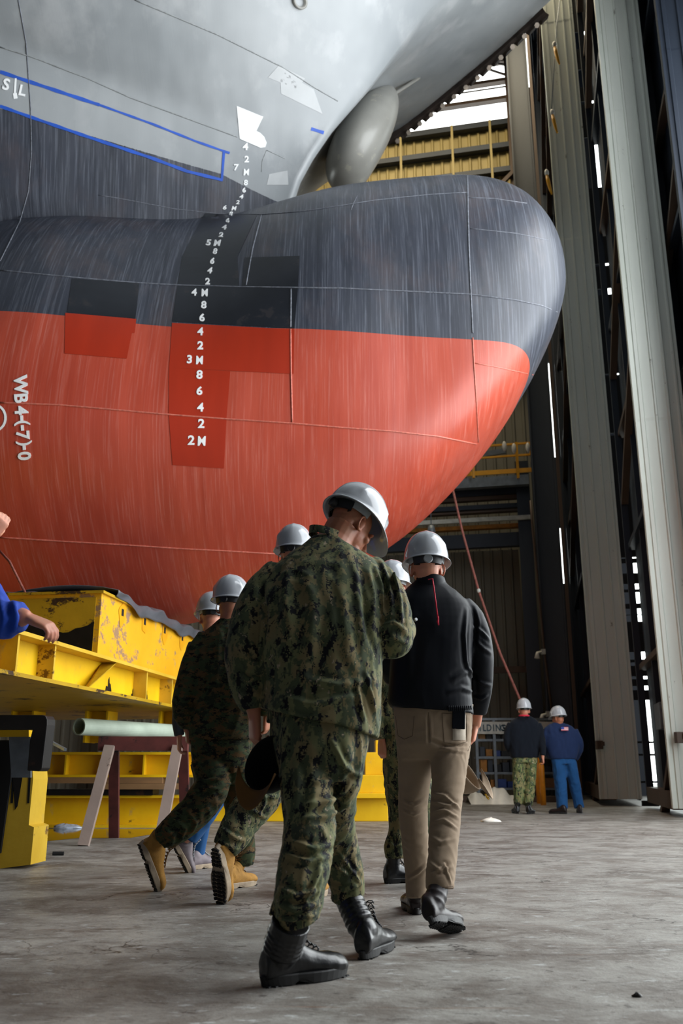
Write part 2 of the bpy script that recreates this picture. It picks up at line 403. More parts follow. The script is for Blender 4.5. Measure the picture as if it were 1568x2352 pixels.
# height of the unfinished deck edge at each distance aft of the stem, from the point where it is seen on the far side
EDGE = [(600, 452), (673, 434), (753, 398), (830, 370), (914, 343), (1000, 289), (1096, 203), (1150, 134), (1203, 32), (1216, 0), (1240, -80), (1262, -200), (1280, -400)]
def edge_y(px):
    for (x0, y0), (x1, y1) in zip(EDGE, EDGE[1:]):
        if px <= x1: return y0 + (y1 - y0) * (px - x0) / (x1 - x0)
    return -500
def pix(P):
    d = P[1] * cp + (P[2] - CH) * sp; w_ = -P[1] * sp + (P[2] - CH) * cp; return 784 + F * P[0] / d, 1176 - F * w_ / d
dq = [0, .004, .012, .03, .06, .1] + list(np.linspace(.16, 9, 70)) + [11, 14, 17]
zdk = []
DK = [(-16, 13.0), (-6, 13.5), (-1.2, 13.9), (-.35, 14.1), (1.07, 14.4), (3.7, 15.5), (6, 16.6), (8, 17)]
for d in dq:
    zz = 14.
    for _ in range(30): zz = .5 * zz + .5 * lerp_t(DK, lerp_t(STEM, zz) - d)
    zdk.append(zz)
nr = 90
def bowgrid(side):
    P = []
    for r_ in range(nr + 1):
        row = []
        for d, zd in zip(dq, zdk):
            z = 7.2 + (zd - 7.2) * (r_ / nr); row.append((lerp_t(STEM, z) - d, SY - side * flare(d, z), z))
        P.append(row)
    return P
mb_bow = MB(); gn = bowgrid(1); gf = bowgrid(-1); mb_bow.grid(gn); mb_bow.grid([r_[::-1] for r_ in gf])
bvh = BVHTree.FromPolygons([Vector(v_) for v_ in mb_bulb.v + mb_bow.v], [f for f in mb_bulb.f] + [tuple(i + len(mb_bulb.v) for i in f) for f in mb_bow.f])
CAMP = Vector((0, 0, CH))
def cast(x, y, off=0.):
    d = ray(x, y).normalized(); loc, nr_, i_, ds = bvh.ray_cast(CAMP, d)
    if loc is None or loc.y > 16 and False: return None, None
    if nr_.dot(d) > 0: nr_ = -nr_
    return loc + nr_ * off, nr_

def hullmat(name, mode):
    t = NT(name); sx = t.n('SeparateXYZ'); t.l(t.co, sx.inputs[0]); z = sx.outputs['Z']; x = sx.outputs['X']
    vert = t.noise(2.2, 6, t.mapv((4, .25, .12)), .7); fine = t.noise(9, 5, t.mapv((5, .2, .1)), .7); big = t.noise(.45, 4)
    patchy = t.noise(1.1, 5, t.mapv((1.4, 1, .9)), .6)
    red = t.mix(t.ramp(vert, .3, .7), srgb('#a8402c'), srgb('#bb503a'))
    red = t.mix(t.ramp(fine, .52, .68, 0, .38), red, srgb('#d28a7c')); red = t.mix(t.ramp(big, .55, .35, 0, .35), red, srgb('#9c3424'))
    blk = t.mix(t.ramp(vert, .32, .68), srgb('#292d36'), srgb('#3e424d'))
    blk = t.mix(t.ramp(patchy, .5, .68, 0, .6), blk, srgb('#50484a')); blk = t.mix(t.ramp(fine, .5, .7, 0, .5), blk, srgb('#7a808c'))
    gry = t.mix(t.ramp(big, .35, .65), srgb('#868b8e'), srgb('#9da1a3')); gry = t.mix(t.ramp(patchy, .52, .66, 0, .35), gry, srgb('#b9babb'))
    if mode == 'bulb':
        k = t.math('GREATER_THAN', z, 5.65); col = t.mix(k, red, blk)
    else:
        aft = t.math('MULTIPLY', t.math('MAXIMUM', t.math('ADD', x, 1.75), 0.), .28)
        wob = t.math('MULTIPLY', t.ramp(fine, .3, .7, -1, 1), .006)
        k = t.math('GREATER_THAN', t.math('ADD', t.math('ADD', z, aft), wob), 9.0); col = t.mix(k, blk, gry)
    t.set(col, t.ramp(patchy, .3, .7, .46, .34), 0, .5)
    oil = t.noise(.9, 2, t.mapv((1.3, 1, .35))); t.bump(t.math('ADD', t.math('MULTIPLY', oil, 6.), t.math('MULTIPLY', fine, .12)), .22, .03)
    return t.m
hullmat('bulb_paint', 'bulb'); hullmat('bow_paint', 'bow')
pmat('fresh_red', '#a32c12', .38, 0, .05, 2.0, stretch=(2, 1, .3)); pmat('fresh_black', '#1d2026', .35, 0, .15, 1.5, spot=(3, .6, '#2c2b2e'))
pmat('pale_patch', '#b1b4b5', .4, 0, .04, 2); pmat('white_paint', '#f2f4f4', .45, 0, .03); pmat('blue_tape', '#1450b8', .5, 0, .1)
pmat('seam_red', '#c46a58', .45, 0, .15, 30, .3); pmat('seam_black', '#6b6f78', .45, 0, .25, 30, .3); pmat('seam_grey', '#8e9292', .4, 0, .15, 30, .3)
pmat('bolster_paint', '#8f8e88', .32, 0, .06, 2, spot=(2.5, .6, '#a09d92')); pmat('edge_brown', '#3b312b', .6, 0, .2); pmat('stud_metal', '#857a6e', .4, .6, .2)

ship = empty('ship', (0, SY, 0))
tag(ship, 'huge ship bow with red bottom, black boot band, pale grey flare and rounded bulb', 'ship')
bulb = mb_bulb.build('bulbous_bow', M['bulb_paint'], ship, smooth=True, fix=True)
tag(bulb, 'red and black bulb with weathered paint')
bow = mb_bow.build('flared_bow', M['bow_paint'], ship, smooth=True, fix=False)
tag(bow, 'pale grey flared bow above a black band')
# inner lining so the open top is not paper thin
m = MB(); m.grid([[(p[0] - .05, p[1] + (.12 if s_ == 0 else -.12), p[2]) for p in r_[8:-1:3]] for s_, g_ in ((0, gn),) for r_ in g_[30::6]])
m.grid([[(p[0] - .05, p[1] - .12, p[2]) for p in r_[8:-1:3]] for r_ in gf[30::6]]); m.build('inner_lining', M['dark_steel'], ship)

def seam(pts, mat, r=.010, name='weld_seam'):
    P = []
    for (x0, y0), (x1, y1) in zip(pts, pts[1:]):
        n = max(2, int(math.hypot(x1 - x0, y1 - y0) / 14))
        for i in range(n + (1 if (x1, y1) == pts[-1] else 0)):
            l_, n_ = cast(x0 + (x1 - x0) * i / n, y0 + (y1 - y0) * i / n, .001)
            if l_ is not None and (not P or (l_ - P[-1]).length < 1.2): P.append(l_)
    if len(P) > 1: MB().tube(P, r, 6).build(name, M[mat], ship, smooth=True)
seam([(0, 925), (135, 930), (250, 940), (385, 952), (515, 962), (670, 972), (784, 982), (894, 990), (1004, 1002), (1094, 1020)], 'seam_red')
seam([(0, 1234), (140, 1243), (281, 1251), (415, 1260), (500, 1264), (700, 1276), (820, 1272)], 'seam_red')
seam([(0, 621), (200, 640), (320, 650), (410, 655), (550, 659), (784, 662), (934, 669), (1079, 676), (1184, 689), (1244, 702), (1279, 717)], 'seam_black', .009)
seam([(225, 448), (280, 457), (400, 480), (500, 491), (600, 493), (700, 485), (784, 472), (859, 460), (984, 447), (1071, 442)], 'seam_black', .006)
seam([(1074, 454), (1134, 456), (1209, 467)], 'seam_black', .006); seam([(1079, 525), (1184, 536), (1259, 552)], 'seam_black', .006)
seam([(1089, 834), (1134, 842), (1224, 861)], 'seam_red', .007); seam([(820, 450), (812, 466), (806, 482)], 'seam_black', .005)
seam([(1073, 405), (1074, 480), (1076, 560), (1080, 660), (1085, 765)], 'seam_black', .011); seam([(1085, 776), (1089, 850), (1095, 950), (1098, 1015)], 'seam_red', .010)
seam([(668, 664), (667, 752)], 'seam_black', .011); seam([(667, 756), (668, 860), (671, 970)], 'seam_red', .011); seam([(600, 495), (580, 570), (565, 655)], 'seam_black', .010)
seam([(42, 0), (60, 100), (70, 250), (72, 350), (65, 440), (45, 510), (0, 600)], 'seam_black', .008)
seam([(310, 0), (400, 38), (500, 80), (600, 130), (650, 155), (720, 200), (775, 232)], 'seam_grey', .009)
seam([(0, 108), (70, 130), (200, 180), (300, 225), (450, 280), (545, 315)], 'seam_grey', .008)
seam([(600, 395), (602, 370), (612, 345)], 'seam_grey', .005); seam([(612, 345), (655, 365)], 'seam_grey', .004)

def patch(c, mat, name='fresh_paint_patch', nx=16, ny=16, off=.004):
    """a painted patch following the plating, given its four corners in order"""
    P = []
    for j in range(ny + 1):
        v_ = j / ny; row = []
        for i in range(nx + 1):
            u_ = i / nx
            x = (c[0][0] * (1-u_) + c[1][0] * u_) * (1-v_) + (c[3][0] * (1-u_) + c[2][0] * u_) * v_
            y = (c[0][1] * (1-u_) + c[1][1] * u_) * (1-v_) + (c[3][1] * (1-u_) + c[2][1] * u_) * v_
            l_, n_ = cast(x, y, off)
            if l_ is None: return
            row.append(l_)
        P.append(row)
    return MB().grid(P).build(name, M[mat], ship, smooth=True, fix=False)
patch([(150, 719), (313, 733), (309, 765), (149, 760)], 'fresh_red'); patch([(149, 760), (303, 764), (291, 824), (148, 812)], 'fresh_red')
patch([(395, 742), (676, 757), (674, 859), (388, 845)], 'fresh_red'); patch([(388, 845), (529, 853), (520, 960), (387, 950)], 'fresh_red'); patch([(387, 950), (520, 960), (514, 1076), (396, 1068)], 'fresh_red')
patch([(165, 640), (320, 651), (311, 732), (154, 718)], 'fresh_black'); patch([(408, 656), (550, 660), (548, 748), (395, 739)], 'fresh_black', ny=10)
patch([(550, 660), (684, 662), (676, 755), (548, 748)], 'fresh_black', ny=10); patch([(418, 590), (545, 590), (550, 659), (408, 655)], 'fresh_black')
patch([(562, 592), (688, 588), (684, 661), (556, 659)], 'fresh_black'); patch([(470, 490), (590, 494), (545, 590), (418, 590)], 'fresh_black')
patch([(642, 160), (720, 205), (740, 262), (645, 215)], 'pale_patch'); patch([(640, 150), (700, 180), (682, 205), (615, 178)], 'pale_patch')
patch([(618, 400), (660, 392), (662, 425), (612, 425)], 'pale_patch')

def strip(pts, wpx, mat, name='masking_tape'):
    P = []
    for (x0, y0), (x1, y1) in zip(pts, pts[1:]):
        n = max(2, int(math.hypot(x1 - x0, y1 - y0) / 12)); dx, dy = (x1 - x0), (y1 - y0); L = math.hypot(dx, dy); nx_, ny_ = -dy / L, dx / L
        for i in range(n + (1 if (x1, y1) == pts[-1] else 0)):
            x, y = x0 + dx * i / n, y0 + dy * i / n; w_ = wpx * (1 + .15 * math.sin(x * .11))
            a_, _ = cast(x - nx_ * w_ / 2, y - ny_ * w_ / 2, .006); b_, _ = cast(x + nx_ * w_ / 2, y + ny_ * w_ / 2, .006)
            if a_ is not None and b_ is not None: P.append([a_, b_])
    if len(P) > 1: MB().grid(P).build(name, M[mat], ship, smooth=True, fix=False)
strip([(0, 165), (65, 187), (140, 212), (215, 237), (228, 241)], 8, 'blue_tape'); strip([(225, 240), (350, 285), (450, 325), (527, 352)], 5, 'blue_tape')
strip([(0, 244), (70, 269), (200, 314), (350, 364), (430, 394), (511, 414)], 7, 'blue_tape'); strip([(514, 347), (509, 415)], 6, 'blue_tape'); strip([(714, 296), (743, 305)], 8, 'blue_tape')
# the white bulb symbol
poly = [(543, 243), (604, 268), (588, 302), (597, 305), (606, 314), (612, 328), (609, 338), (598, 340), (550, 319)]
mp = MB(); pc = (572, 292); fan = []
for (x0, y0), (x1, y1) in zip(poly, poly[1:] + poly[:1]):
    g = []
    for j in range(7):
        k = j / 6; g.append([cast(pc[0] + (x0 + (x1 - x0) * i / 6 - pc[0]) * k, pc[1] + (y0 + (y1 - y0) * i / 6 - pc[1]) * k, .007)[0] for i in range(7)])
    if all(p is not None for r_ in g for p in r_): mp.grid(g)
tag(mp.build('bulb_symbol', M['white_paint'], ship, fix=False), 'white bulbous bow symbol')

# welded draught marks and lettering, each character lying on the plating
_fc = {}
def glyph(ch):
    if ch in _fc: return _fc[ch]
    cu = bpy.data.curves.new('t', 'FONT'); cu.body = ch; cu.size = 1; cu.extrude = .0; cu.offset = .028; cu.align_x = 'CENTER'; cu.resolution_u = 3
    o = bpy.data.objects.new('t', cu); C.objects.link(o); bpy.context.view_layer.update()
    me = bpy.data.meshes.new_from_object(o.evaluated_get(bpy.context.evaluated_depsgraph_get()))
    vv = [(v_.co.x, v_.co.y) for v_ in me.vertices]; ff = [tuple(p.vertices) for p in me.polygons]
    bpy.data.objects.remove(o); bpy.data.curves.remove(cu); bpy.data.meshes.remove(me)
    ys = [y for _, y in vv]; xs = [x for x, _ in vv]; h_ = max(ys) - min(ys); cy_ = (max(ys) + min(ys)) / 2; cx_ = (max(xs) + min(xs)) / 2
    if ch == '-': h_ = .7
    if ch in '()': h_ *= .85
    _fc[ch] = ([((x - cx_) / h_, (y - cy_) / h_) for x, y in vv], ff); return _fc[ch]
def letter(ch, x, y, hpx, wk=1., ang=0., name='draft_mark', th=.010, parent=None, mat='white_paint', shear=0.):
    """character centred on the plating at the place seen at (x, y); hpx tall"""
    vv, ff = glyph(ch); ca, sa = math.cos(ang), math.sin(ang); top = []; bot = []
    for gx, gy in vv:
        X = gx * hpx * wk + gy * hpx * shear; Y = -gy * hpx; a_, _ = cast(x + X * ca - Y * sa, y + X * sa + Y * ca, th); b_, _ = cast(x + X * ca - Y * sa, y + X * sa + Y * ca, -.01)
        if a_ is None: return
        top.append(a_); bot.append(b_)
    n = len(top); m = MB(); m.add(top, ff); m.add(bot, [f[::-1] for f in ff])
    ed = {}
    for f in ff:
        for a_, b_ in zip(f, f[1:] + f[:1]): ed[(a_, b_)] = ed.get((a_, b_), 0) + 1
    m.f += [(b_, a_, a_ + n, b_ + n) for (a_, b_) in ed if (b_, a_) not in ed]
    o = m.build(name, M[mat], ship, fix=False); return o
DM = [('4',563,337,17),('2',566,366,15),('7',542,385,15),('M',565,396,15),('8',564,420,13),('6',560,437,12),('4',554,452,10),('2',546,465,9),('6',516,477,10),('M',537,479,10),('8',530,491,9),
      ('6',523,507,10),('4',515,523,11),('2',508,540,11),('5',479,558,13),('M',499,559,14),('8',494,578,13),('6',488,600,14),('4',482,622,14),('2',477,647,15),('4',446,672,16),('M',470,673,17),('8',468,701,17),
      ('6',464,730,18),('4',460,762,18),('2',460,794,19),('3',435,826,19),('M',458,828,19),('8',458,861,20),('6',458,898,20),('4',460,936,20),('2',462,973,21),('2',439,1011,22),('M',463,1013,22)]
for ch, x, y, h_ in DM:
    letter(ch, x, y, h_, (.78 if ch == 'M' else 1.0) * (1.35 if 440 < y < 560 else 1.1), 0., shear=(.25 if 440 < y < 640 else .05))
for i, ch in enumerate('WB4-(-7)-0'):
    letter(ch, 48 + i * .7 + (2 if i > 6 else 0), [884, 916, 943, 961, 972, 983, 1000, 1018, 1027, 1047][i], 31, .95, R(86), 'tank_letter')
letter('S', 14, 194, 27, 1.0, R(12), 'tank_letter'); letter('L', 52, 208, 25, 1.0, R(12), 'tank_letter')
strip([(36, 180), (34, 214)], 5, 'white_paint', 'arrow_mark'); strip([(34, 214), (36, 227)], 10, 'white_paint', 'arrow_mark')
# part of a round mark at the edge of the photograph
cpts = [(-14 + 27 * math.cos(a_), 960 + 30 * math.sin(a_)) for a_ in np.linspace(-1.5, 1.5, 14)]
strip(cpts, 5, 'white_paint', 'circle_mark')

# hull edge: row of studs and clamp tabs along the unfinished far side deck edge
edge = [Vector(p) for p in gf[-1]]
sel = [p for p in edge if .9 < p.x < 4.4]
sel = sorted(sel, key=lambda p: p.x)
def resample(P, step):
    out = [P[0]]; acc = 0
    for a_, b_ in zip(P, P[1:]):
        L = (b_ - a_).length
        while acc + L >= step:
            k = (step - acc) / L; a_ = a_ + (b_ - a_) * k; out.append(a_.copy()); L = (b_ - a_).length; acc = 0
        acc += L
    return out
rs_ = resample(sel, .1)
# a doubler strip below the edge, then tabs and studs
m = MB()
for i in range(len(rs_) - 1): m.bar(rs_[i] + Vector((0, -.03, -.10)), rs_[i+1] + Vector((0, -.03, -.10)), .10, .22)
m.build('edge_flange', M['edge_brown'], ship)
for i, p in enumerate(resample(sel, .30)):
    if i < 1: continue
    m = MB(); m.tube([p + Vector((-.02, -.02, -.30)), p + Vector((-.02, -.14, -.42))], .035, 8); m.tube([p + Vector((-.02, -.12, -.40)), p + Vector((-.02, -.16, -.44))], .055, 6)
    m.build('stud_bolt', M['stud_metal'], ship, smooth=False)
    m = MB(); m.box(p + Vector((.13, .02, -.06)), (.20, .10, .22), Matrix.Rotation(R(40), 3, 'Y')); m.build('clamp_tab', M['edge_brown'], ship)
# anchor bolster on the far side of the stem
def ring_ell(c, rx, ry, ax, ay, n=28, e=1.):
    return [c + ax * (math.copysign(abs(math.cos(t_)) ** e, math.cos(t_)) * rx) + ay * (math.copysign(abs(math.sin(t_)) ** e, math.sin(t_)) * ry) for t_ in [2 * math.pi * i / n for i in range(n)]]
pts = [((880, 205), 14.6, .12), ((868, 232), 14.3, .36), ((850, 270), 14.05, .52), ((832, 312), 13.9, .57), ((815, 355), 13.8, .54), ((805, 395), 13.8, .42), ((805, 420), 13.9, .28), ((808, 436), 14.0, .08)]
cs = [at(p[0], p[1], Y_) for p, Y_, r_ in pts]; rr = []
for i, (p, Y_, r_) in enumerate(pts): rr.append(ring_ell(cs[i], r_, r_ * 1.5, Vector((1, .25, .18)).normalized(), Vector((-.25, 1, .1)).normalized(), e=.9))
mbol = MB().rings(rr); ob = mbol.build('anchor_bolster', M['bolster_paint'], ship, smooth=True); md = ob.modifiers.new('s', 'SUBSURF'); md.levels = 1; md.render_levels = 2
tag(ob, 'bulging rounded grey anchor bolster')
m = MB(); a_, b_ = at(700, 415, 14.3), at(962, 180, 14.6)
m.tube([at(640, 440, 14.3), at(760, 330, 14.2), at(868, 240, 14.0), at(962, 179, 14.4)], .035, 8); m.build('rubbing_bar', M['bolster_paint'], ship, smooth=True)
# anchor pocket fairing that carries the bolster on the hull
rr = []
for (x, y), Y_, rx in (((905, 175), 15.6, .3), ((840, 270), 15.0, .75), ((775, 345), 14.6, .8), ((720, 385), 14.4, .55), ((680, 420), 14.2, .2)):
    rr.append(ring_ell(at(x, y, Y_), rx, .9, Vector((.8, .2, .55)).normalized(), Vector((-.2, 1, 0)).normalized()))
MB().rings(rr).build('pocket_fairing', M['bolster_paint'], ship, smooth=True)
m = MB(); P_, n_ = cast(687, 3)
if P_ is not None:
    fr = n_.to_track_quat('Z', 'Y').to_matrix(); m.rings([[P_ + fr @ Vector((math.cos(t_) * r_, math.sin(t_) * r_ * .8, h_)) for t_ in np.linspace(0, 2 * math.pi, 20, endpoint=False)] for r_, h_ in ((.13, -.02), (.12, .04), (.085, .045), (.08, -.01))]); m.build('drain_ring', M['bolster_paint'], ship, smooth=True)
# ------------------------------------------------------------------ yard gear
def paint_worn(name, c, c2, rust='#4a2e1c', th=.60, sc=3.):
    t = NT(name); n = t.noise(1.5, 5, None, .6); base = t.mix(t.ramp(n, .3, .7), srgb(c), srgb(c2))
    base = t.mix(t.ramp(t.noise(sc, 9, t.mapv((1, 1, 1.3)), .75), th, th + .03), base, srgb(rust))
    base = t.mix(t.ramp(t.noise(6, 6, t.mapv((1, 1, .5)), .7), .62, .72, 0, .6), base, srgb('#8f8a78'))
    t.set(base, .5, 0, .4); t.bump(t.noise(25, 4), .12, .01); return t.m
paint_worn('yellow_paint', '#d9a800', '#f0c410', th=.66); paint_worn('yellow_faded', '#c39a1a', '#dcb73c', '#6b4a22', .58, 2.2)
paint_worn('yellow_dark', '#a5820c', '#c0991a', '#3f2a18', .56, 2.0); paint_worn('wood_bare', '#8a7a72', '#a08e84', '#5b4a42', .64); paint_worn('yellow_block', '#d99c08', '#e5b020', '#9a7a5c', .56, 1.4)
pmat('red_wood', '#5c2a26', .7, 0, .2, 6, spot=(5, .58, '#2b1c1b')); pmat('pipe_green', '#a9b7a6', .5, 0, .1, 4, stretch=(.3, 1, 1)); pmat('tarp', '#55575c', .38, 0, .12, 3, .2, 30)
pmat('burnt_steel', '#1a1512', .45, .3, .3, 5, spot=(4, .6, '#3b2618')); pmat('dark_hole', '#050505', .9); pmat('plywood', '#8c6a45', .7, 0, .15, 4, stretch=(.3, 3, 1)); pmat('clear_film', '#c6d2e2', .15, 0, .2, 20)
pmat('rope_red', '#8b5046', .8, 0, .2, 30, .5, 200); pmat('white_plastic', '#dedad0', .4, 0, .06, 5); pmat('grey_steel', '#6f767c', .45, .3, .15); pmat('rail_yellow', '#e3a008', .45, 0, .05)
pmat('blue_bin', '#173a80', .5); pmat('black_gear', '#101114', .6, 0, .3, 10); pmat('amber_box', '#a56c1f', .6, 0, .2, 8); pmat('sign_white', '#c9c7be', .5); pmat('sign_ink', '#2f4a58', .5); pmat('orange_post', '#e08a10', .5, 0, .08)
D1 = Vector((.99, -.142, 0)); D2 = Vector((.142, .99, 0))     # directions of the cradle under the ship
C0 = at(234, 1357, 8.3); C0.z = 0
def cr(a, b, z): return C0 + D1 * a + D2 * b + Vector((0, 0, z))
def cbox(m, a0, a1, b0, b1, z0, z1):
    pts = [cr(a, b, z) for a in (a0, a1) for b in (b0, b1) for z in (z0, z1)]
    return m.add(pts, [(0, 1, 3, 2), (4, 6, 7, 5), (0, 4, 5, 1), (2, 3, 7, 6), (0, 2, 6, 4), (1, 5, 7, 3)])
ZT = at(234, 1357, 8.3).z; ZB = at(234, 1512, 8.3).z; ZU = at(234, 1588, 8.3).z
kb = empty('keel_block', cr(-.6, .8, ZB)); tag(kb, 'large yellow steel box block with four square lifting holes along its side', 'block')
m = MB(); cbox(m, -2.6, 0, 0, 3.0, ZB, ZT - .02); m.build('box_body', M['yellow_block'], kb)
m = MB(); cbox(m, -2.62, .03, -.03, 3.03, ZT - .025, ZT); m.build('top_plate', M['yellow_dark'], kb)
m = MB(); cbox(m, -2.5, -.05, -.006, .0, ZB + .02, ZT - .06); m.build('end_plate', M['yellow_dark'], kb)
m = MB(); rnd = random.Random(2); top = []; bot = []
for i in range(26):
    a = -1.55 + 1.5 * i / 25; top.append(cr(a, -.011, ZB + .27 + .03 * math.sin(i * .55) + rnd.uniform(0, .05))); bot.append(cr(a, -.011, ZB + .03))
m.grid([bot, top]); m.build('rust_band', M['burnt_steel'], kb, fix=False)
for i, (x, y) in enumerate(((269, 1407), (322, 1428), (369, 1448), (411, 1465))):
    # where the side of the block shows at (x, y)
    for k in range(300):
        b = k * .01; P = cr(0, b, 1.5)
        if pix(P)[0] >= x: break
    z = zat(0, y, P); m = MB(); cbox(m, -.01, .006, b - .03, b + .03, z - .035, z + .035); m.build('lifting_hole', M['dark_hole'], kb)
    m = MB(); g = [cr(.004, b + .09 * math.cos(t_) * (1 + .2 * math.sin(3 * t_ + i)), z - .02 + .12 * math.sin(t_) * (1 + .25 * math.sin(2 * t_ + i * 2))) for t_ in np.linspace(0, 2 * math.pi, 18, endpoint=False)]
    m.prism(g, D1 * .001); m.build('bright_paint_spot', M['rail_yellow'], kb, fix=False)
# tarpaulin folded over the block
m = MB(); rows = []; rnd = random.Random(5)
for i in range(40):
    b = .25 + 2.9 * i / 39; lift = .05 + .05 * math.sin(b * 5) + .03 * math.sin(b * 13); drop = .045 + .055 * sstep(.45, .9, b) + .006 * math.sin(b * 9) 
    row = []
    for j in range(16):
        k = j / 15
        if k < .6: a = -1.3 + 1.35 * k / .6; z = ZT + lift * math.sin(k / .6 * 2.6) + .02
        else: kk = (k - .6) / .4; a = .05 + .010 * math.sin(kk * 3 + b * 6); z = ZT + .02 + lift * .4 - (drop + .02) * kk
        row.append(cr(a + .008 * math.sin(b * 11 + j * .4), b, z + .004 * math.sin(b * 13 + j * .7)))
    rows.append(row)
ob = MB().grid(rows).build('tarpaulin', M['tarp'], None, smooth=True, fix=False); md = ob.modifiers.new('t', 'SOLIDIFY'); md.thickness = .006
tag(ob, 'dark grey tarpaulin draped over the edge of the big yellow block', 'tarp')
m = MB(); rows = []
for i in range(24):
    a = -1.9 + 1.7 * i / 23; rows.append([cr(a, .1 + .5 * j / 7, ZT + .008 + .06 * math.sin(math.pi * i / 23) * math.sin(math.pi * (j + .3) / 8) + .01 * math.sin(i * 1.7 + j)) for j in range(8)])
ob = MB().grid(rows).build('tarpaulin', M['tarp'], None, smooth=True, fix=False); md = ob.modifiers.new('t', 'SOLIDIFY'); md.thickness = .006
tag(ob, 'crumpled grey sheet lying flat on the near top edge of the yellow block', 'tarp')

def ibeam(name, p, q, h_, wd, parent=None, mat='yellow_paint', stiff=0, th=.03, up=Vector((0, 0, 1))):
    """I beam whose top flange runs from p to q"""
    p, q = Vector(p), Vector(q); r = parent or empty(name, (p + q) / 2 - up * h_)
    d = (q - p).normalized(); s_ = d.cross(up).normalized(); L = (q - p).length; c = (p + q) / 2; mt = Matrix((s_, d, up)).transposed()
    m = MB(); m.box(c - up * th / 2, (wd, L, th), mt); m.build('top_flange', M[mat], r)
    m = MB(); m.box(c - up * (h_ - th / 2), (wd, L, th), mt); m.build('bottom_flange', M[mat], r)
    m = MB(); m.box(c - up * h_ / 2, (.02, L, h_ - 2 * th), mt); m.build('web', M[mat], r)
    for i in range(stiff):
        k = (i + .5) / stiff
        m = MB(); m.box(p + (q - p) * k - up * h_ / 2, (wd * .92, .02, h_ - 2 * th), mt); m.build('stiffener', M[mat], r)
    return r
# platform the block stands on: deck plate with an edge beam
pf = empty('cradle_platform', cr(-1.2, 0, 0)); tag(pf, 'long raised yellow steel platform with ribbed edge carrying the big block', 'platform')
m = MB(); cbox(m, -3.0, .14, -2.6, 4.2, ZU - .03, ZU); m.build('underside_plate', M['yellow_dark'], pf)
m = MB(); cbox(m, -3.0, .16, -2.6, 4.2, ZB - .03, ZB); m.build('top_flange', M['yellow_faded'], pf)
m = MB(); cbox(m, -.02, .0, -2.6, 4.2, ZU, ZB - .03); m.build('web', M['yellow_paint'], pf)
m = MB(); cbox(m, -3.0, -.02, -2.6, -2.57, ZU, ZB - .03); m.build('end_plate', M['yellow_faded'], pf)
for b in (-1.75, -1.15, .95, 1.75, 2.6, 3.4):
    m = MB(); cbox(m, 0, .14, b, b + .025, ZU, ZB - .03); m.build('stiffener', M['yellow_faded'], pf)
m = MB(); m.prism([cr(0, -.25, ZU), cr(.14, -.45, ZU), cr(.14, .12, ZB - .03), cr(0, .12, ZB - .03)], D2 * .02); m.build('gusset', M['yellow_dark'], pf)
for (b, w_, h_) in ((.32, .16, .13), (.95, .10, .08), (1.35, .07, .09)):
    g = [cr(.002, b + w_ * k * .5 * (1 + .2 * math.sin(i * 2.1)), ZU + .015 + h_ * v_) for i, (k, v_) in enumerate(((-1, 0), (-.7, .45), (-.35, .4), (-.3, .9), (.0, 1.1), (.15, .7), (.5, .6), (.7, .2), (1, 0)))]
    m = MB(); m.prism(g, D1 * .002); m.build('rust_patch', M['burnt_steel'], pf, fix=False)
def post(x, ybot, w_, Y, ztop, z0=0, mat='yellow_paint'):
    P = at(x, ybot, Y); P.z = 0; m = MB(); mt = Matrix((D1, D2, Vector((0, 0, 1)))).transposed()
    for s_ in (-1, 1): m.box(P + D1 * (s_ * w_ / 2) + Vector((0, 0, (ztop + z0) / 2)), (.025, .3, ztop - z0), mt)
    m.box(P + Vector((0, 0, (ztop + z0) / 2)), (w_, .02, ztop - z0), mt); return m, P
for x, w_ in ((229, .26), (392, .20), (60, .26)):
    m, P = post(x, 1700, w_, 10.9, ZU - .03, .98); m.build('leg', M['yellow_paint'], pf)
# two long beams stacked under the platform
YB = 11.6
def floorbeam(x0, x1, yt, yb_, Y, label, st=4, mat='yellow_paint', zf=None):
    p = at(x0, yt, Y); zt_ = p.z; zb_ = at(x0, yb_, Y).z if zf is None else zf
    q = at(x1, yt, Y); q = Vector((q.x, Y - .0, zt_)); r = ibeam('steel_beam', Vector((p.x, Y, zt_)), q, zt_ - zb_, .34, mat=mat, stiff=st)
    tag(r, label, 'beam', 'yellow beams stacked under the platform'); return r, zt_, zb_
r1, z1t, z1b = floorbeam(-60, 470, 1728, 1785, YB, 'long yellow beam with upright ribs, upper one under the platform', 6)
r2, z2t, z2b = floorbeam(-60, 470, 1826, 1900, YB, 'long yellow beam on the floor, lowest under the platform', 0, zf=.0)
# timber and plates packed between the beams
rnd = random.Random(11); z = z2t; i = 0
names = [('timber_plank', 'plywood', 'plank', ['brown timber plank, lowest between the two yellow beams', 'brown timber plank, middle one between the two yellow beams', 'brown timber plank, top one between the two yellow beams'])]
gapz = z1b - z2t
for k, (x0, x1, mat_) in enumerate(((92, 360, 'burnt_steel'), (235, 430, 'plywood'), (100, 380, 'plywood'))):
    p, q = at(x0, 1790, YB), at(x1, 1790, YB); h_ = gapz / 3
    m = MB(); m.box(((p.x + q.x) / 2, YB - .05 * (k == 1), z2t + h_ * (k + .5)), (q.x - p.x, .4, h_ * .96))
    tag(m.build('timber_plank', M[mat_]), names[0][3][k], 'plank', 'packing between the yellow beams')
rB = empty('steel_stack', (at(760, 1880, 12.6).x, 12.6, 0)); tag(rB, 'bright yellow stepped steel stack on the floor between the walking legs', 'steel stack')
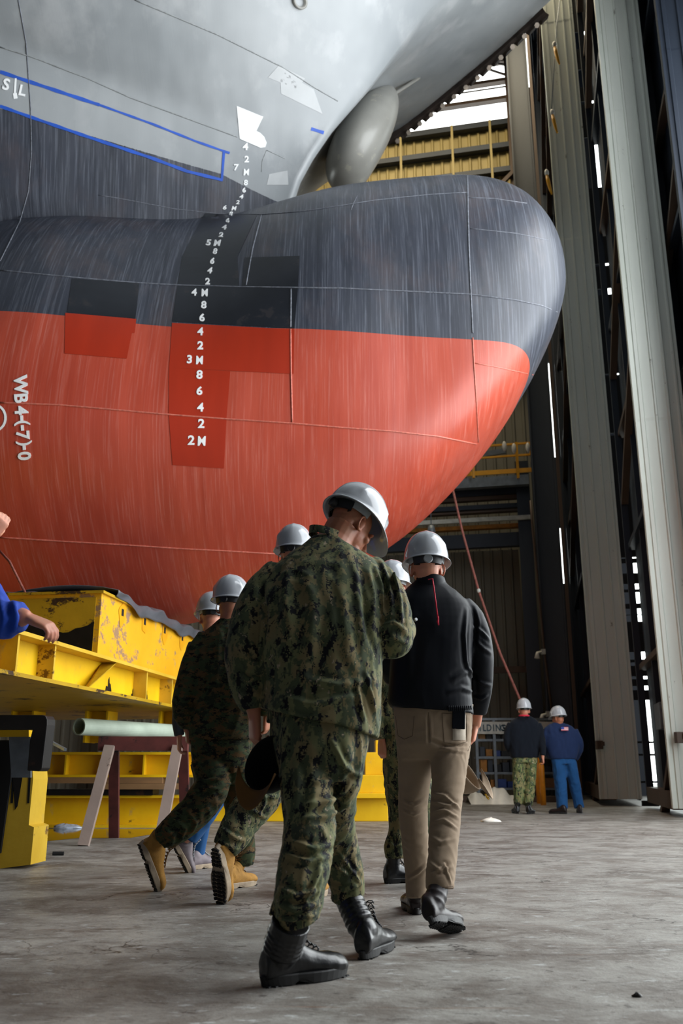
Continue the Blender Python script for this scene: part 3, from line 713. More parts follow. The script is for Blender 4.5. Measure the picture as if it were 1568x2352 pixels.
for x0, x1, y0, y1, Y in ((470, 905, 1780, 1822, 12.7), (470, 905, 1822, 1834, 12.6), (470, 892, 1834, 1900, 12.75), (838, 893, 1728, 1780, 13.0), (862, 900, 1700, 1780, 13.3)):
    a_, b_ = at(x0, y0, Y), at(x1, y1, Y); zb_ = max(b_.z, 0) if y1 < 1895 else 0
    m = MB(); m.box(((a_.x + b_.x) / 2, Y + .2, (a_.z + zb_) / 2), (b_.x - a_.x, .4, a_.z - zb_)); m.build('steel_plate', M['yellow_paint'], rB, bevel=.01)

# sawhorses and the pipe
def sawhorse(xa, xb, yt, Yf, label, leg_px):
    p, q = at(xa, yt, Yf), at(xb, yt, Yf); q.z = p.z; r = empty('sawhorse', ((p.x + q.x) / 2, Yf, 0)); tag(r, label, 'sawhorse', 'sawhorses holding the pipe')
    m = MB(); m.bar(p, q, .09, .14, (0, 0, 1)); m.build('top_rail', M['red_wood'], r)
    for (tx, bx, Y_b) in leg_px:
        a_ = at(tx, yt + 6, Yf + (.05 if Y_b > Yf else -.05)); b_ = at(bx, 1800, Y_b); b_.z = 0
        m = MB(); m.bar(a_, b_, .05, .10, (1, 0, 0)); m.build('leg', M['wood_bare' if Y_b < Yf else 'red_wood'], r)
    return p
ps = sawhorse(228, 432, 1708, 9.3, 'low wooden sawhorse with reddish rail and splayed grey legs', ((252, 202, 8.8), (262, 270, 9.8), (408, 372, 8.8), (420, 432, 9.8)))
a_, b_ = at(181, 1667, 8.95), at(425, 1686, 10.5); rr_ = .082; zc_ = ps.z + .07 + rr_; a_.z = zc_; b_.z = zc_
pr = empty('steel_pipe', (a_ + b_) / 2); tag(pr, 'pale green pipe lying across the sawhorse in front of the yellow beams', 'pipe')
d_ = (b_ - a_).normalized(); b_ = b_ + d_ * .3
m = MB(); n_ = 28; fr = d_.to_track_quat('Y', 'Z').to_matrix()
pr_r = [[c_ + fr @ Vector((math.cos(t_) * r_, 0, math.sin(t_) * r_)) for t_ in np.linspace(0, 2 * math.pi, n_, endpoint=False)] for c_, r_ in ((b_, rr_), (a_, rr_), (a_, rr_ - .012), (a_ + d_ * .6, rr_ - .012))]
m.rings(pr_r, cap=False); m.build('pipe_wall', M['pipe_green'], pr, smooth=False)
m = MB(); m.rings([[a_ + d_ * .6 + fr @ Vector((math.cos(t_) * r_, 0, math.sin(t_) * r_)) for t_ in np.linspace(0, 2 * math.pi, n_, endpoint=False)] for r_ in (rr_ - .013, .001)]); m.build('pipe_shade_disc', M['dark_hole'], pr)  # black disc stands in for the shade inside the open pipe

# scorched yellow stand at the left edge with the black steel hook on it
st = empty('steel_stand', at(30, 1990, 6.9) * 1.0); st.location.z = 0; tag(st, 'scorched pale yellow steel stand with slots at the left edge of the floor', 'stand')
YS = 6.9; A = at(-60, 1995, YS); B_ = at(70, 1990, YS); mt = Matrix.Rotation(R(-8), 3, 'Z'); zt_ = at(40, 1692, YS).z
m = MB(); m.prism([at(x, y, YS) * 1.0 for x, y in ((-40, 2003), (2, 1998), (70, 1986), (78, 1900), (66, 1895), (68, 1872), (76, 1790), (70, 1692), (34, 1692), (28, 1770), (8, 1900), (-40, 1900))], (.02, .28, 0))
ob = m.build('scorched_plate', M['yellow_faded'], st)
for v_ in ob.data.vertices:
    if (st.matrix_basis @ v_.co).z < .02: v_.co.z = 0
for x in (27, 65):
    m = MB(); m.prism([at(x - 3, 1845, YS - .004), at(x + 2, 1845, YS - .004), at(x + 6, 1775, YS - .004), at(x + 1, 1770, YS - .004)], (0, .004, 0)); m.build('slot', M['dark_hole'], st)
m = MB(); m.prism([at(x, y, YS - .006) for x, y in ((34, 1860), (40, 1852), (52, 1780), (55, 1765), (28, 1765), (30, 1800))], (0, .004, 0)); m.build('scorch_mark', M['burnt_steel'], st)
m = MB(); m.prism([at(x, y, YS - .03) for x, y in ((-30, 1700), (28, 1700), (24, 1790), (0, 1960), (-30, 1960))], (0, .03, 0)); m.build('dark_plate', M['dark_hole'], st)
hk = empty('hook_clamp', at(50, 1700, 6.7)); hk.location.z = 0; tag(hk, 'thick black steel angle frame hooked over the yellow stand at the left', 'clamp')
m = MB(); pl_ = [(-60, 1642), (96, 1642), (104, 1644), (108, 1652), (108, 1665), (96, 1765), (90, 1772), (62, 1770), (68, 1700), (74, 1676), (-60, 1676)]
m.prism([at(x, y, 6.62) for x, y in pl_], (.03, .10, 0)); m.build('angle_plate', M['burnt_steel'], hk, bevel=.006)
m = MB(); m.prism([at(x, y, 6.75) for x, y in ((-40, 1677), (66, 1677), (66, 1692), (-40, 1692))], (.0, .10, 0)); m.build('spacer_bar', M['yellow_paint'], hk)
m = MB(); m.prism([at(x, y, 6.78) for x, y in ((20, 1692), (70, 1692), (70, 1786), (26, 1786))], (.0, .03, 0)); m.build('backing_plate', M['grey_steel'], hk)
m = MB(); m.bar(at(104, 1697, 7.4), at(150, 1722, 7.0), .02, .02); tag(m.build('steel_rod', M['grey_steel']), 'thin steel rod sticking out behind the black frame', 'rod')

# floor bits
def lump(name, x, y, w_, h_, mat, label, cat, n=18, seed=1, flat=.5, asp=1.):
    rnd = random.Random(seed); c = atz(x, y, 0); m = MB(); rr = []
    for i in range(7):
        k = i / 6; row = []
        for j in range(n):
            t_ = 2 * math.pi * j / n; rr_ = w_ * (1 - k ** 2.2 * .85) * (1 + .35 * noise.noise(Vector((math.cos(t_) * 2 + seed, math.sin(t_) * 2, k * 2))))
            row.append(c + Vector((math.cos(t_) * rr_, math.sin(t_) * rr_ * flat * asp, h_ * k * (1 + .5 * noise.noise(Vector((t_ * 3, seed, k)))) + .001)))
        rr.append(row)
    m.rings(rr); o = m.build(name, M[mat], smooth=True); tag(o, label, cat); return o
lump('plastic_wrap', 152, 1903, .19, .05, 'clear_film', 'crumpled clear plastic wrap on the floor left of the sawhorse leg', 'plastic wrap', seed=3)
lump('cloth_rag', 1127, 1888, .13, .05, 'white_plastic', 'small pale rag on the floor in front of the white sheeting', 'rag', seed=8)
c = atz(133, 1965, 0); m = MB(); m.tube([c + Vector((-.045, 0, .016)), c + Vector((.045, .01, .016))], .016, 10); tag(m.build('battery_cell', M['black_gear']), 'small dark cylinder lying on the open floor at left', 'cylinder')
lump('gravel_clod', 1463, 2290, .016, .012, 'burnt_steel', 'tiny dark clod on the floor at lower right', 'clod', seed=4)
m = MB(); rr = []
pw = [(85, 1935), (180, 1925), (300, 1925), (340, 1918), (420, 1915), (420, 1904), (80, 1904)]
m.prism([atz(x, y, .0) for x, y in pw], (0, 0, .002)); pmat('oily_water', '#2c2415', .06, 0, .1)
tag(m.build('water_puddle', M['oily_water']), 'dark oily puddle on the floor under the sawhorse', 'puddle')

# far end: balcony, beams, lamp, cage with shelves
YF = 23.0
bal = empty('balcony', at(1130, 1100, 22)); tag(bal, 'grey steel balcony with bright yellow railing beyond the bulb', 'balcony')
pa, pb = at(1000, 1104, 22.4), at(1214, 1092, 21.9)
def hb(m, x0, y0, x1, y1, Y0_, Y1_, hh, dep):
    p, q = at(x0, y0, Y0_), at(x1, y1, Y1_); q.z = p.z; m.bar(p, q, dep, hh); return m
def hline(name, x0, x1, ymid, Y, hh, dep, mat, parent):
    """bar along the end wall direction centred where it shows at (x1, ymid)"""
    q = at(x1, ymid, Y); u = ray(x0, ymid)
    # walk back along -E1
    k = 0.
    while pix(q - E1 * k)[0] > x0 and k < 30: k += .05
    m = MB(); m.bar(q - E1 * k, q, dep, hh); return m.build(name, M[mat], parent)
hline('deck_beam', 985, 1214, 1103, 21.8, .26, .2, 'grey_steel', bal); hline('top_rail', 985, 1219, 1017, 21.8, .05, .05, 'rail_yellow', bal)
hline('mid_rail', 985, 1219, 1044, 21.8, .05, .05, 'rail_yellow', bal); hline('toe_board', 985, 1221, 1079, 21.8, .12, .03, 'rail_yellow', bal)
for x in (1084, 1185, 1218):
    a_, b_ = at(x, 1016, 21.7), at(x, 1098 if x < 1200 else 1045, 21.7); b_.x = a_.x; b_.y = a_.y; m = MB(); m.bar(a_, b_, .06, .06); m.build('rail_post', M['rail_yellow'], bal)
q = at(1214, 1096, 21.8); m = MB(); m.box(q - E1 * 3.2 + E2 * .9, (6.4, 1.8, .06), Matrix((E1, E2, Vector((0, 0, 1)))).transposed()); m.build('deck_plate', M['dark_steel'], bal)
for x, y in ((1158, 1025), (1180, 1030), (1212, 1028)):
    m = MB(); c = at(x, y, 21.6); m.ell(c, (.06, .05, .14)); tag(m.build('work_glove' if x > 1170 else 'cloth_rag', M['white_plastic'], smooth=True), {1158: 'pale rag hanging on the yellow balcony rail', 1180: 'white glove on the balcony rail by the inner post', 1212: 'white glove at the right end of the balcony rail'}[x], 'rag' if x < 1170 else 'glove')
m = MB(); m.bar(at(1030, 1056, 22.5), at(1160, 1036, 22.5), .08, .14); tag(m.build('metal_trough', M['grey_steel']), 'pale metal channel leaning behind the balcony railing', 'channel')
# beams of the dark bay under the balcony
by = empty('bay_gantry', at(1050, 1230, 22.6)); by.location.z = 0; tag(by, 'dark steel gantry of stacked beams above the tall ribbed panel', 'gantry')
for (x0, x1, y, hh, mat_) in ((700, 1212, 1122, .3, 'dark_steel'), (700, 1215, 1140, .10, 'brown_steel'), (700, 1218, 1160, .12, 'dark_steel'), (700, 1200, 1172, .05, 'brown_steel'), (700, 1218, 1206, .10, 'amber_box'), (700, 1215, 1238, .36, 'dark_steel')):
    hline('cross_beam', x0, x1, y, 22.4, hh, .2, mat_, by)
for x, w_ in ((1205, .34), (1232, .12)):
    a_ = at(x, 1200, 22.2); m = MB(); m.box((a_.x, a_.y, 4.2), (w_, .3, 8.4), Matrix.Rotation(-HA, 3, 'Z')); m.build('post', M['dark_steel'], by)
hp_ = hline('pipe_run', 700, 1218, 1188, 22.0, .11, .11, 'white_pipe_paint', None); tag(hp_, 'long pale pipe running level below the balcony', 'pipe')
pq = at(1190, 1262, 23.6); m = MB(); ap = -9.
corr = MB(); n_ = 46; row = []
for i in range(n_):
    a = -i * .26; row += [(a, 0), (a - .16, 0), (a - .19, .04), (a - .23, .04)]
base_ = Vector((pq.x, pq.y, 0)); corr.grid([[base_ + E1 * x - E2 * d + Vector((0, 0, z)) for x, d in row] for z in (.0, pq.z)])
tp = corr.build('ribbed_panel', M['dim_cladding'], None, fix=False); tag(tp, 'tall dull beige ribbed panel closing the bay at the far end', 'panel')
m = MB(); a_ = at(1228, 1537, 22.9); m.bar(a_ - E1 * 9, a_, .12, .16); tag(m.build('steel_rail', M['brown_steel']), 'rusty level rail across the beige ribbed panel', 'rail')
m = MB(); a_ = at(1090, 1548, 22.0)
# hanging lamp
lp = at(990, 1212, 20.5); lr = empty('pendant_lamp', lp); tag(lr, 'small caged lamp with a lit yellow bulb hanging under the beams', 'lamp')
m = MB(); m.tube([lp + Vector((0, 0, .05)), lp + Vector((0, 0, -.1)), lp + Vector((0, 0, -.22)), lp + Vector((0, 0, -.26))], [.07, .10, .09, .05], 12); m.build('lamp_housing', M['grey_steel'], lr, smooth=True)
t = NT('lamp_glow'); t.b.inputs['Emission Color'].default_value = (1, .65, .08, 1); t.b.inputs['Emission Strength'].default_value = 9; t.set(srgb('#ffcc55'), .4)
m = MB(); m.ell(lp + Vector((0, 0, -.31)), (.07, .07, .08)); m.build('bulb', M['lamp_glow'], lr, smooth=True)
m = MB(); m.bar(lp + Vector((0, 0, .05)), lp + Vector((0, 0, .6)), .02, .02); m.build('hanger', M['dark_steel'], lr)
# diagonal ropes
def rope(name, pts, r_, mat, label, cat='rope'):
    m = MB(); m.tube(pts, r_, 8); tag(m.build(name, M[mat], smooth=True), label, cat)
P0_, P1_, P2_ = at(1036, 1108, 16.5), at(1099, 1357, 16.2), at(1196, 1612, 16.0)
rope('air_hose', [P0_, at(1060, 1215, 16.4), P1_, at(1148, 1500, 16.1), P2_, at(1200, 1640, 16.2)], .022, 'rope_red', 'long reddish hose slanting down from the bulb towards the two far men', 'hose')
m = MB(); m.ell(P1_, (.035, .035, .045)); tag(m.build('hose_coupling', M['white_pipe_paint'], smooth=True), 'pale coupling joint half way down the reddish hose', 'coupling')
rope('slack_rope', [cast(0, 1250, .1)[0] or at(0, 1240, 8.6), at(22, 1290, 8.5), at(60, 1365, 8.6)], .012, 'rope_red', 'thin brown rope hanging before the red hull at the left edge')
# tie lines with yellow tags along the second door leaf
for (x0, y0, x1, y1, Y) in ((1292, 0, 1274, 118, 17.3),):
    rope('tie_line', [at(1285, 0, Y), at(1278, 60, Y), at(1274, 120, Y), at(1264, 290, Y)], .012, 'grey_steel', 'thin tie line down the pale door edge with a yellow tag')
for i, (x, y, lb) in enumerate(((1275, 128, 'upper'), (1270, 285, 'middle'), (1257, 425, 'lower'))):
    m = MB(); c = at(x, y, 17.2); m.tube([c + Vector((0, 0, .26)), c + Vector((.02, 0, .1)), c + Vector((.05, 0, -.1)), c + Vector((.08, 0, -.24))], [.03, .045, .035, .02], 8)
    tag(m.build('hanging_strap', M['rail_yellow'], smooth=True), lb + ' yellow strap hanging by the pale door edge at upper right', 'strap', 'yellow straps by the door edge')
    m = MB(); m.ell(c + Vector((0, 0, .32)), (.05, .04, .09)); tag(m.build('strap_knot', M['white_plastic'], smooth=True), 'white knot at the head of the %s yellow strap' % lb, 'knot', 'white knots above the yellow straps')
# wires down the dark column and the two small cameras on it
rope('power_cable', [at(1218, 1150, 21.0), at(1222, 1204, 21.0), at(1250, 1500, 21.0), at(1268, 1640, 21.0)], .03, 'brown_steel', 'dark conduit running down beside the wide steel column', 'conduit')
def gadget(x, y, label):
    c = at(x, y, 20.8); r = empty('wall_camera', c); tag(r, label, 'camera', 'cameras on the steel column')
    m = MB(); m.box(c, (.09, .09, .12)); m.build('bracket', M['white_pipe_paint'], r); m = MB(); m.tube([c + Vector((-.02, 0, .0)), c + Vector((-.14, -.05, -.03)), c + Vector((-.16, -.06, -.16))], [.03, .04, .07], 10); m.build('housing', M['white_plastic'], r, smooth=True)
gadget(1247, 1497, 'white wall camera high on the dark conduit by the column'); gadget(1258, 1640, 'white wall camera low behind the man in navy jacket')
# open cage rack of shelves
XR0, XR1, YR = 1092, 1292, 20.6
rk = empty('shelf_rack', at(1190, 1830, YR)); rk.location.z = 0; tag(rk, 'grey mesh-fronted shelving rack behind the two far men', 'rack')
def rx(x, y=1750): return at(x, y, YR)
ztop = at(0, 1652, YR).z
for x in (1096, 1137, 1185, 1240, 1290):
    p = rx(x); m = MB(); m.box((p.x, YR, ztop / 2), (.06, .06, ztop)); m.build('upright', M['grey_steel'], rk)
for y in (1700, 1740, 1776, 1812):
    z = at(0, y, YR).z; p, q = rx(1096), rx(1290); m = MB(); m.box(((p.x + q.x) / 2, YR + .25, z), (q.x - p.x, .5, .05)); m.build('shelf_board', M['grey_steel'], rk)
p, q = rx(1096), rx(1290); m = MB(); m.box(((p.x + q.x) / 2, YR - .02, ztop), (q.x - p.x, .05, .05)); m.build('top_rail', M['grey_steel'], rk)
za, zb_ = at(0, 1686, YR).z, at(0, 1658, YR).z
sg = empty('shop_sign', ((p.x + q.x) / 2, YR - .06, za)); tag(sg, 'wide white sign board with dark capital letters above the shelves', 'sign')
m = MB(); m.box(((p.x + q.x) / 2, YR - .05, (za + zb_) / 2), (q.x - p.x, .03, zb_ - za)); m.build('sign_board', M['sign_white'], sg)
def text_flat(s_, x, z, size, y, mat, parent, wk=1.):
    for i, ch in enumerate(s_):
        if ch == ' ': continue
        vv, ff = glyph(ch); m = MB(); m.add([(x + i * size * .86 * wk + gx * size * wk, y, z + gy * size) for gx, gy in vv], ff); m.build('letter', M[mat], parent, fix=False)
text_flat('SHIPBUILDING', rx(1104).x - .60, (za + zb_) / 2, .15, YR - .068, 'sign_ink', sg, .78); text_flat('STORE', rx(1160).x, (za + zb_) / 2, .15, YR - .068, 'sign_ink', sg)
rnd = random.Random(4); cols = ['black_gear', 'amber_box', 'black_gear', 'plywood', 'blue_bin', 'dark_steel']; cn = {'black_gear': 'black', 'amber_box': 'amber', 'plywood': 'brown', 'blue_bin': 'blue', 'dark_steel': 'slate'}
for si, y in enumerate((1700, 1740, 1776, 1812)):
    z = at(0, y, YR).z + .025; x = rx(1099).x + .04; k = 0
    while x < rx(1288).x - .2:
        w_ = rnd.uniform(.12, .24); h_ = rnd.uniform(.12, .27); mt_ = rnd.choice(cols); m = MB(); m.box((x + w_ / 2, YR + .25, z + h_ / 2), (w_ * .9, .36, h_))
        o = m.build('storage_bin', M[mt_], bevel=.008); tag(o, '%s bin, %s from the left on the %s shelf of the grey rack' % (cn[mt_], ('first', 'second', 'third', 'fourth', 'fifth', 'sixth', 'seventh', 'eighth', 'ninth', 'tenth', 'eleventh', 'twelfth', 'thirteenth', 'fourteenth', 'fifteenth', 'sixteenth')[k], ('top', 'second', 'third', 'lowest')[si]), 'bin', 'bins on the shelving rack'); x += w_; k += 1
# white plastic sheeting on the floor in front of the rack
m = MB(); G = []; pl, pr_ = at(1078, 1840, 18.6), at(1212, 1840, 18.6)
for i in range(40):
    row = []
    for j in range(12):
        u_, v_ = i / 39, j / 11; hgt = .36 * math.sin(math.pi * v_) * (.35 + .55 * abs(math.sin(u_ * 7 + 1)) + .5 * noise.noise(Vector((u_ * 6, v_ * 3, 0)))) * math.sin(math.pi * min(max(u_, .02), .98)) ** .4
        row.append(Vector((pl.x + (pr_.x - pl.x) * u_, 18.4 + .9 * v_, max(hgt, 0) + .004)))
    G.append(row)
tag(MB().grid(G).build('plastic_sheeting', M['white_plastic'], None, smooth=True, fix=False), 'heap of white plastic sheeting on the floor beneath the shelving rack', 'plastic sheet')
# low curb, yellow bollards, hydrant-like post
m = MB(); p = at(1060, 1848, 19.5); q = at(1272, 1840, 19.9); m.box(((p.x + q.x) / 2, 19.75, .06), (q.x - p.x, .3, .12)); tag(m.build('floor_curb', M['brown_steel']), 'low brown kerb across the floor before the rack', 'kerb')
for x, lb in ((1247, 'yellow bollard between the two far men'), (1238, 'shorter yellow bollard just left of the one between the far men')):
    p = at(x, 1835, 18.2 if x > 1240 else 18.9); zt_ = at(0, 1752 if x > 1240 else 1740, p.y).z; m = MB(); m.tube([(p.x, p.y, 0), (p.x, p.y, zt_ - .05), (p.x, p.y, zt_)], [.055, .055, .03], 14); tag(m.build('bollard', M['orange_post'], smooth=True), lb, 'bollard', 'yellow bollards before the rack')
# grey electrical box behind the second leaf, small clamp boxes on the leaves
c = hall(2.04, 15.6, 0); za, zb_ = zat(0, 1675, c), zat(0, 1615, c); m = MB(); m.hbox(1.93, 2.09, 15.3, 15.95, za, zb_)
tag(m.build('electrical_box', M['grey_steel'], bevel=.01), 'grey electrical box on the inside of the nearest door leaf', 'electrical box')
for (x, y, Y, lb) in ((1376, 1711, 17.9, 'small rusty bracket low on the pale far door edge'), (1560, 1694, 13.6, 'small rusty bracket low on the pale near door edge')):
    c = at(x, y, Y); m = MB(); m.box(c, (.12, .12, .16)); m.box(c + Vector((.05, -.05, .02)), (.05, .12, .08)); tag(m.build('steel_bracket', M['brown_steel'], bevel=.005), lb, 'bracket')
# ------------------------------------------------------------------ cloth, skin and leather
def camo(name, cols, asp, k=1.0, ths=(.5, .56, .60, .66), grid_=.0042, weave=.25):
    """digital camouflage: square cells of noise over cloudy shades"""
    t = NT(name); sn = t.n('VectorMath', operation='SNAP'); sn.inputs[1].default_value = (grid_, grid_, grid_)
    t.l(t.co, sn.inputs[0]); v = t.mapv(asp, sn.outputs[0])
    soft = t.noise(9 * k, 3, v, .5); a = t.noise(16 * k, 5, v, .62); b = t.noise(21 * k, 5, t.mapv((1, 1, 1), v), .66)
    def off(o):
        x = t.n('VectorMath', operation='ADD'); t.l(v, x.inputs[0]); x.inputs[1].default_value = o; return x.outputs[0]
    b = t.noise(17 * k, 5, off((3.1, 7.7, 1.3)), .66); c = t.noise(19 * k, 6, off((9.1, 2.7, 5.3)), .68); d = t.noise(24 * k, 6, off((4.4, 8.1, 9.9)), .68)
    col = t.mix(t.ramp(soft, .46, .54), srgb(cols[0]), srgb(cols[1]))
    for f, th, cc in ((a, ths[0], cols[2]), (b, ths[1], cols[3]), (d, ths[3], cols[5]), (c, ths[2], cols[4])):
        col = t.mix(t.ramp(f, th, th + .012), col, srgb(cc))
    t.set(col, .85, 0, .25); t.bump(t.noise(240, 2), weave, .0012); return t.m
camo('camo_green', ['#666848', '#74694a', '#454d38', '#3c4234', '#121318', '#968872'], (1.5, 1.5, .8), .95, (.52, .57, .552, .635))
camo('camo_woodland', ['#5a4428', '#4a3f26', '#38422a', '#262c1e', '#12120e', '#6e5836'], (.9, .9, 1.7), .95, (.50, .55, .57, .66))
camo('camo_green_far', ['#6c7448', '#7d7750', '#4b5a38', '#46503a', '#15171c', '#b0a88a'], (1.5, 1.5, .9), .8, (.52, .57, .575, .62), .012)
def cloth(name, c, rough=.8, spec=.25, bump=.3, bs=300, var=.08, sheen=.05):
    t = NT(name); n = t.noise(7, 4); cc = srgb(c); t.set(t.mix(t.ramp(n, .3, .7), tuple(x * (1 - var) for x in cc[:3]) + (1,), tuple(min(1, x * (1 + var)) for x in cc[:3]) + (1,)), rough, 0, spec)
    t.b.inputs['Sheen Weight'].default_value = sheen; t.bump(t.noise(bs, 2), bump, .001); return t.m
cloth('navy_shell', '#0b0f16', .55, .16, .12, 200, .08, 0.); cloth('khaki_twill', '#8c7a66', .85, .2, .3, 260); cloth('khaki_seam', '#5f5042', .85, .2); cloth('khaki_light', '#b6ab9b', .8, .2)
cloth('jeans_blue', '#1b4877', .85, .2, .4, 220, .15); cloth('fleece_black', '#12171f', .95, .15, .8, 120); cloth('navy_jacket', '#1a2a4c', .85, .2, .5, 150); cloth('royal_blue', '#1440a8', .7, .3, .5, 120, .12)
cloth('red_cord', '#c0203a', .6, .3); cloth('cap_brown', '#6a4a26', .85, .2, .4); cloth('cap_black', '#0b0b0d', .8, .2, .4); cloth('grey_cloth', '#3c4148', .8, .2)
def skinmat(name, c, red=.12):
    t = NT(name); n = t.noise(18, 4); cc = srgb(c); t.set(t.mix(t.ramp(n, .3, .7), cc, (min(1, cc[0] * 1.12), cc[1] * .86, cc[2] * .84, 1)), .5, 0, .4)
    t.b.inputs['Subsurface Weight'].default_value = .18; t.b.inputs['Subsurface Radius'].default_value = (.012, .004, .002); t.b.inputs['Subsurface Scale'].default_value = 1.0
    t.bump(t.noise(150, 4), .12, .001); return t.m
skinmat('skin_fair', '#c08a70'); skinmat('skin_tan', '#a87458')
pmat('hair_stubble', '#4a372c', .8, 0, .2, 60, .4, 300); pmat('black_leather', '#0b0c0f', .34, 0, .15, 14, .15, 90); pmat('black_rubber_sole', '#0c0c0d', .6, 0, .1, 20)
pmat('tan_suede', '#a87a34', .85, 0, .14, 14, .4, 200); pmat('tan_sole', '#a3917a', .7, 0, .1, 20); pmat('dark_tread', '#191310', .8, 0, .3, 20); pmat('brown_leather', '#1f1718', .42, 0, .2, 12, spec=.35); pmat('grey_leather', '#6e6468', .6, 0, .12, 12)
pmat('helmet_white', '#abafb4', .12, 0, .02, 3); pmat('strap_black', '#0d0e10', .5, 0, .1); pmat('strap_grey', '#9aa0a4', .45, 0, .05)
t = NT('flag_cloth'); sx = t.n('SeparateXYZ'); t.l(t.co, sx.inputs[0]); t.set(srgb('#c23a4a'), .8)
pmat('flag_white', '#e8e2e4', .8, 0, .02); pmat('flag_blue', '#2a4a9c', .8, 0, .02); pmat('gold_thread', '#d8a818', .6, 0, .15)

def frame(y, up):
    """3x3 with y forward and z as near up as can be"""
    y = Vector(y).normalized(); z = Vector(up); z = (z - y * z.dot(y)).normalized(); x = y.cross(z); return Matrix((x, y, z)).transposed()
def F4(o, m3): m = m3.to_4x4(); m.translation = Vector(o); return m
def union(mb, name, voxel, smooth=3, fac=.5):
    me = mb.mesh('tmp'); o = bpy.data.objects.new('tmp', me); C.objects.link(o)
    md = o.modifiers.new('r', 'REMESH'); md.mode = 'VOXEL'; md.voxel_size = voxel; md.use_smooth_shade = True
    if smooth: sm = o.modifiers.new('s', 'SMOOTH'); sm.factor = fac; sm.iterations = smooth
    bpy.context.view_layer.update(); dg = bpy.context.evaluated_depsgraph_get()
    out = bpy.data.meshes.new_from_object(o.evaluated_get(dg)); out.name = name; bpy.data.objects.remove(o); bpy.data.meshes.remove(me)
    return out
def co_of(me):
    a = np.empty(len(me.vertices) * 3, 'f4'); me.vertices.foreach_get('co', a); return a.reshape(-1, 3).astype(float)
def no_of(me):
    a = np.empty(len(me.vertices) * 3, 'f4'); me.vertices.foreach_get('normal', a); return a.reshape(-1, 3).astype(float)
def set_co(me, co): me.vertices.foreach_set('co', co.astype('f4').ravel()); me.update()
def wrinkle(me, amp, freq=(9, 9, 4), ridge=.6, seed=0., folds=(), relax=0):
    """cloth relief: ridged noise plus drawn folds (polyline seen in the photograph, half width and height in metres)"""
    co = co_of(me); no = no_of(me); d = np.zeros(len(co))
    if amp:
        for i, (x, y, z) in enumerate(co):
            p = Vector((x * freq[0] + seed, y * freq[1] - seed, z * freq[2] + seed * .7)); w_ = noise.noise_vector(p * .6)
            q_ = p + w_ * .9; n_ = noise.noise(q_); r_ = 1 - abs(noise.noise(q_ * 1.7)) * 2.4
            d[i] = amp * (n_ * (1 - ridge) + (r_ - .55) * ridge)
    if folds:
        b = BVHTree.FromPolygons([Vector(v_) for v_ in co], [tuple(p.vertices) for p in me.polygons])
        for pts, w_, h_ in folds:
            P = []
            for (x0, y0), (x1, y1) in zip(pts, pts[1:]):
                n = max(2, int(math.hypot(x1 - x0, y1 - y0) / 1.5))
                for i in range(n + 1):
                    l_, _, _, _ = b.ray_cast(CAMP, ray(x0 + (x1 - x0) * i / n, y0 + (y1 - y0) * i / n).normalized())
                    if l_ is not None: P.append(l_)
            if len(P) < 2: continue
            P = np.array([tuple(p) for p in P]); lo, hi = P.min(0) - w_ * 3, P.max(0) + w_ * 3
            idx = np.where(((co > lo) & (co < hi)).all(1))[0]
            if not len(idx): continue
            D = np.sqrt(((co[idx][:, None, :] - P[None]) ** 2).sum(2)); k = D.argmin(1); dm = D[np.arange(len(idx)), k]
            taper = np.sin(np.clip((k + .6) / len(P), 0, 1) * math.pi) ** .5
            d[idx] += h_ * taper * (np.exp(-(dm / w_) ** 2) - .45 * np.exp(-((dm - 1.9 * w_) / w_) ** 2))
    set_co(me, co + no * d[:, None]); return me
def sc(py, Y): return Y / (cp - (1176 - py) / F * sp) / F * 1.0   # metres per pixel at row py, Y metres away
def loft_rings(rows, e=.8, n=40):
    """rows: (x0, x1, y, Y, half depth[, tilt px]) the extent seen in the photograph"""
    out = []
    for r_ in rows:
        x0, x1, y, Y, dp = r_[:5]; tl = r_[5] if len(r_) > 5 else 0; c = at((x0 + x1) / 2, y, Y); hw = (x1 - x0) / 2 * sc(y, Y); row = []
        for i in range(n):
            a_ = 2 * math.pi * i / n; ca, sa = math.cos(a_), math.sin(a_)
            row.append(c + Vector((math.copysign(abs(ca) ** e, ca) * hw, math.copysign(abs(sa) ** e, sa) * dp, -tl * sc(y, Y) * ca)))
        out.append(row)
    return out
def dense(rows, k=3):
    """Catmull-Rom through the rows so that lofts are smooth"""
    out = []; n = len(rows); L = max(len(r_) for r_ in rows); rows = [tuple(r_) + (0,) * (L - len(r_)) for r_ in rows]
    for i in range(n - 1):
        p0, p1, p2, p3 = rows[max(i - 1, 0)], rows[i], rows[i + 1], rows[min(i + 2, n - 1)]
        for j in range(k):
            t_ = j / k; out.append(tuple(.5 * (2 * b + (c - a) * t_ + (2 * a - 5 * b + 4 * c - d) * t_ ** 2 + (3 * b - a - 3 * c + d) * t_ ** 3) for a, b, c, d in zip(p0, p1, p2, p3)))
    out.append(rows[-1]); return out
def limb(mb, pts, k=1., n=20, dp=1.):
    """pts: (x, y, Y, r px)"""
    pts = dense(pts, 3); mb.tube([at(p[0], p[1], p[2]) for p in pts], [p[3] * sc(p[1], p[2]) * k for p in pts], n); return mb
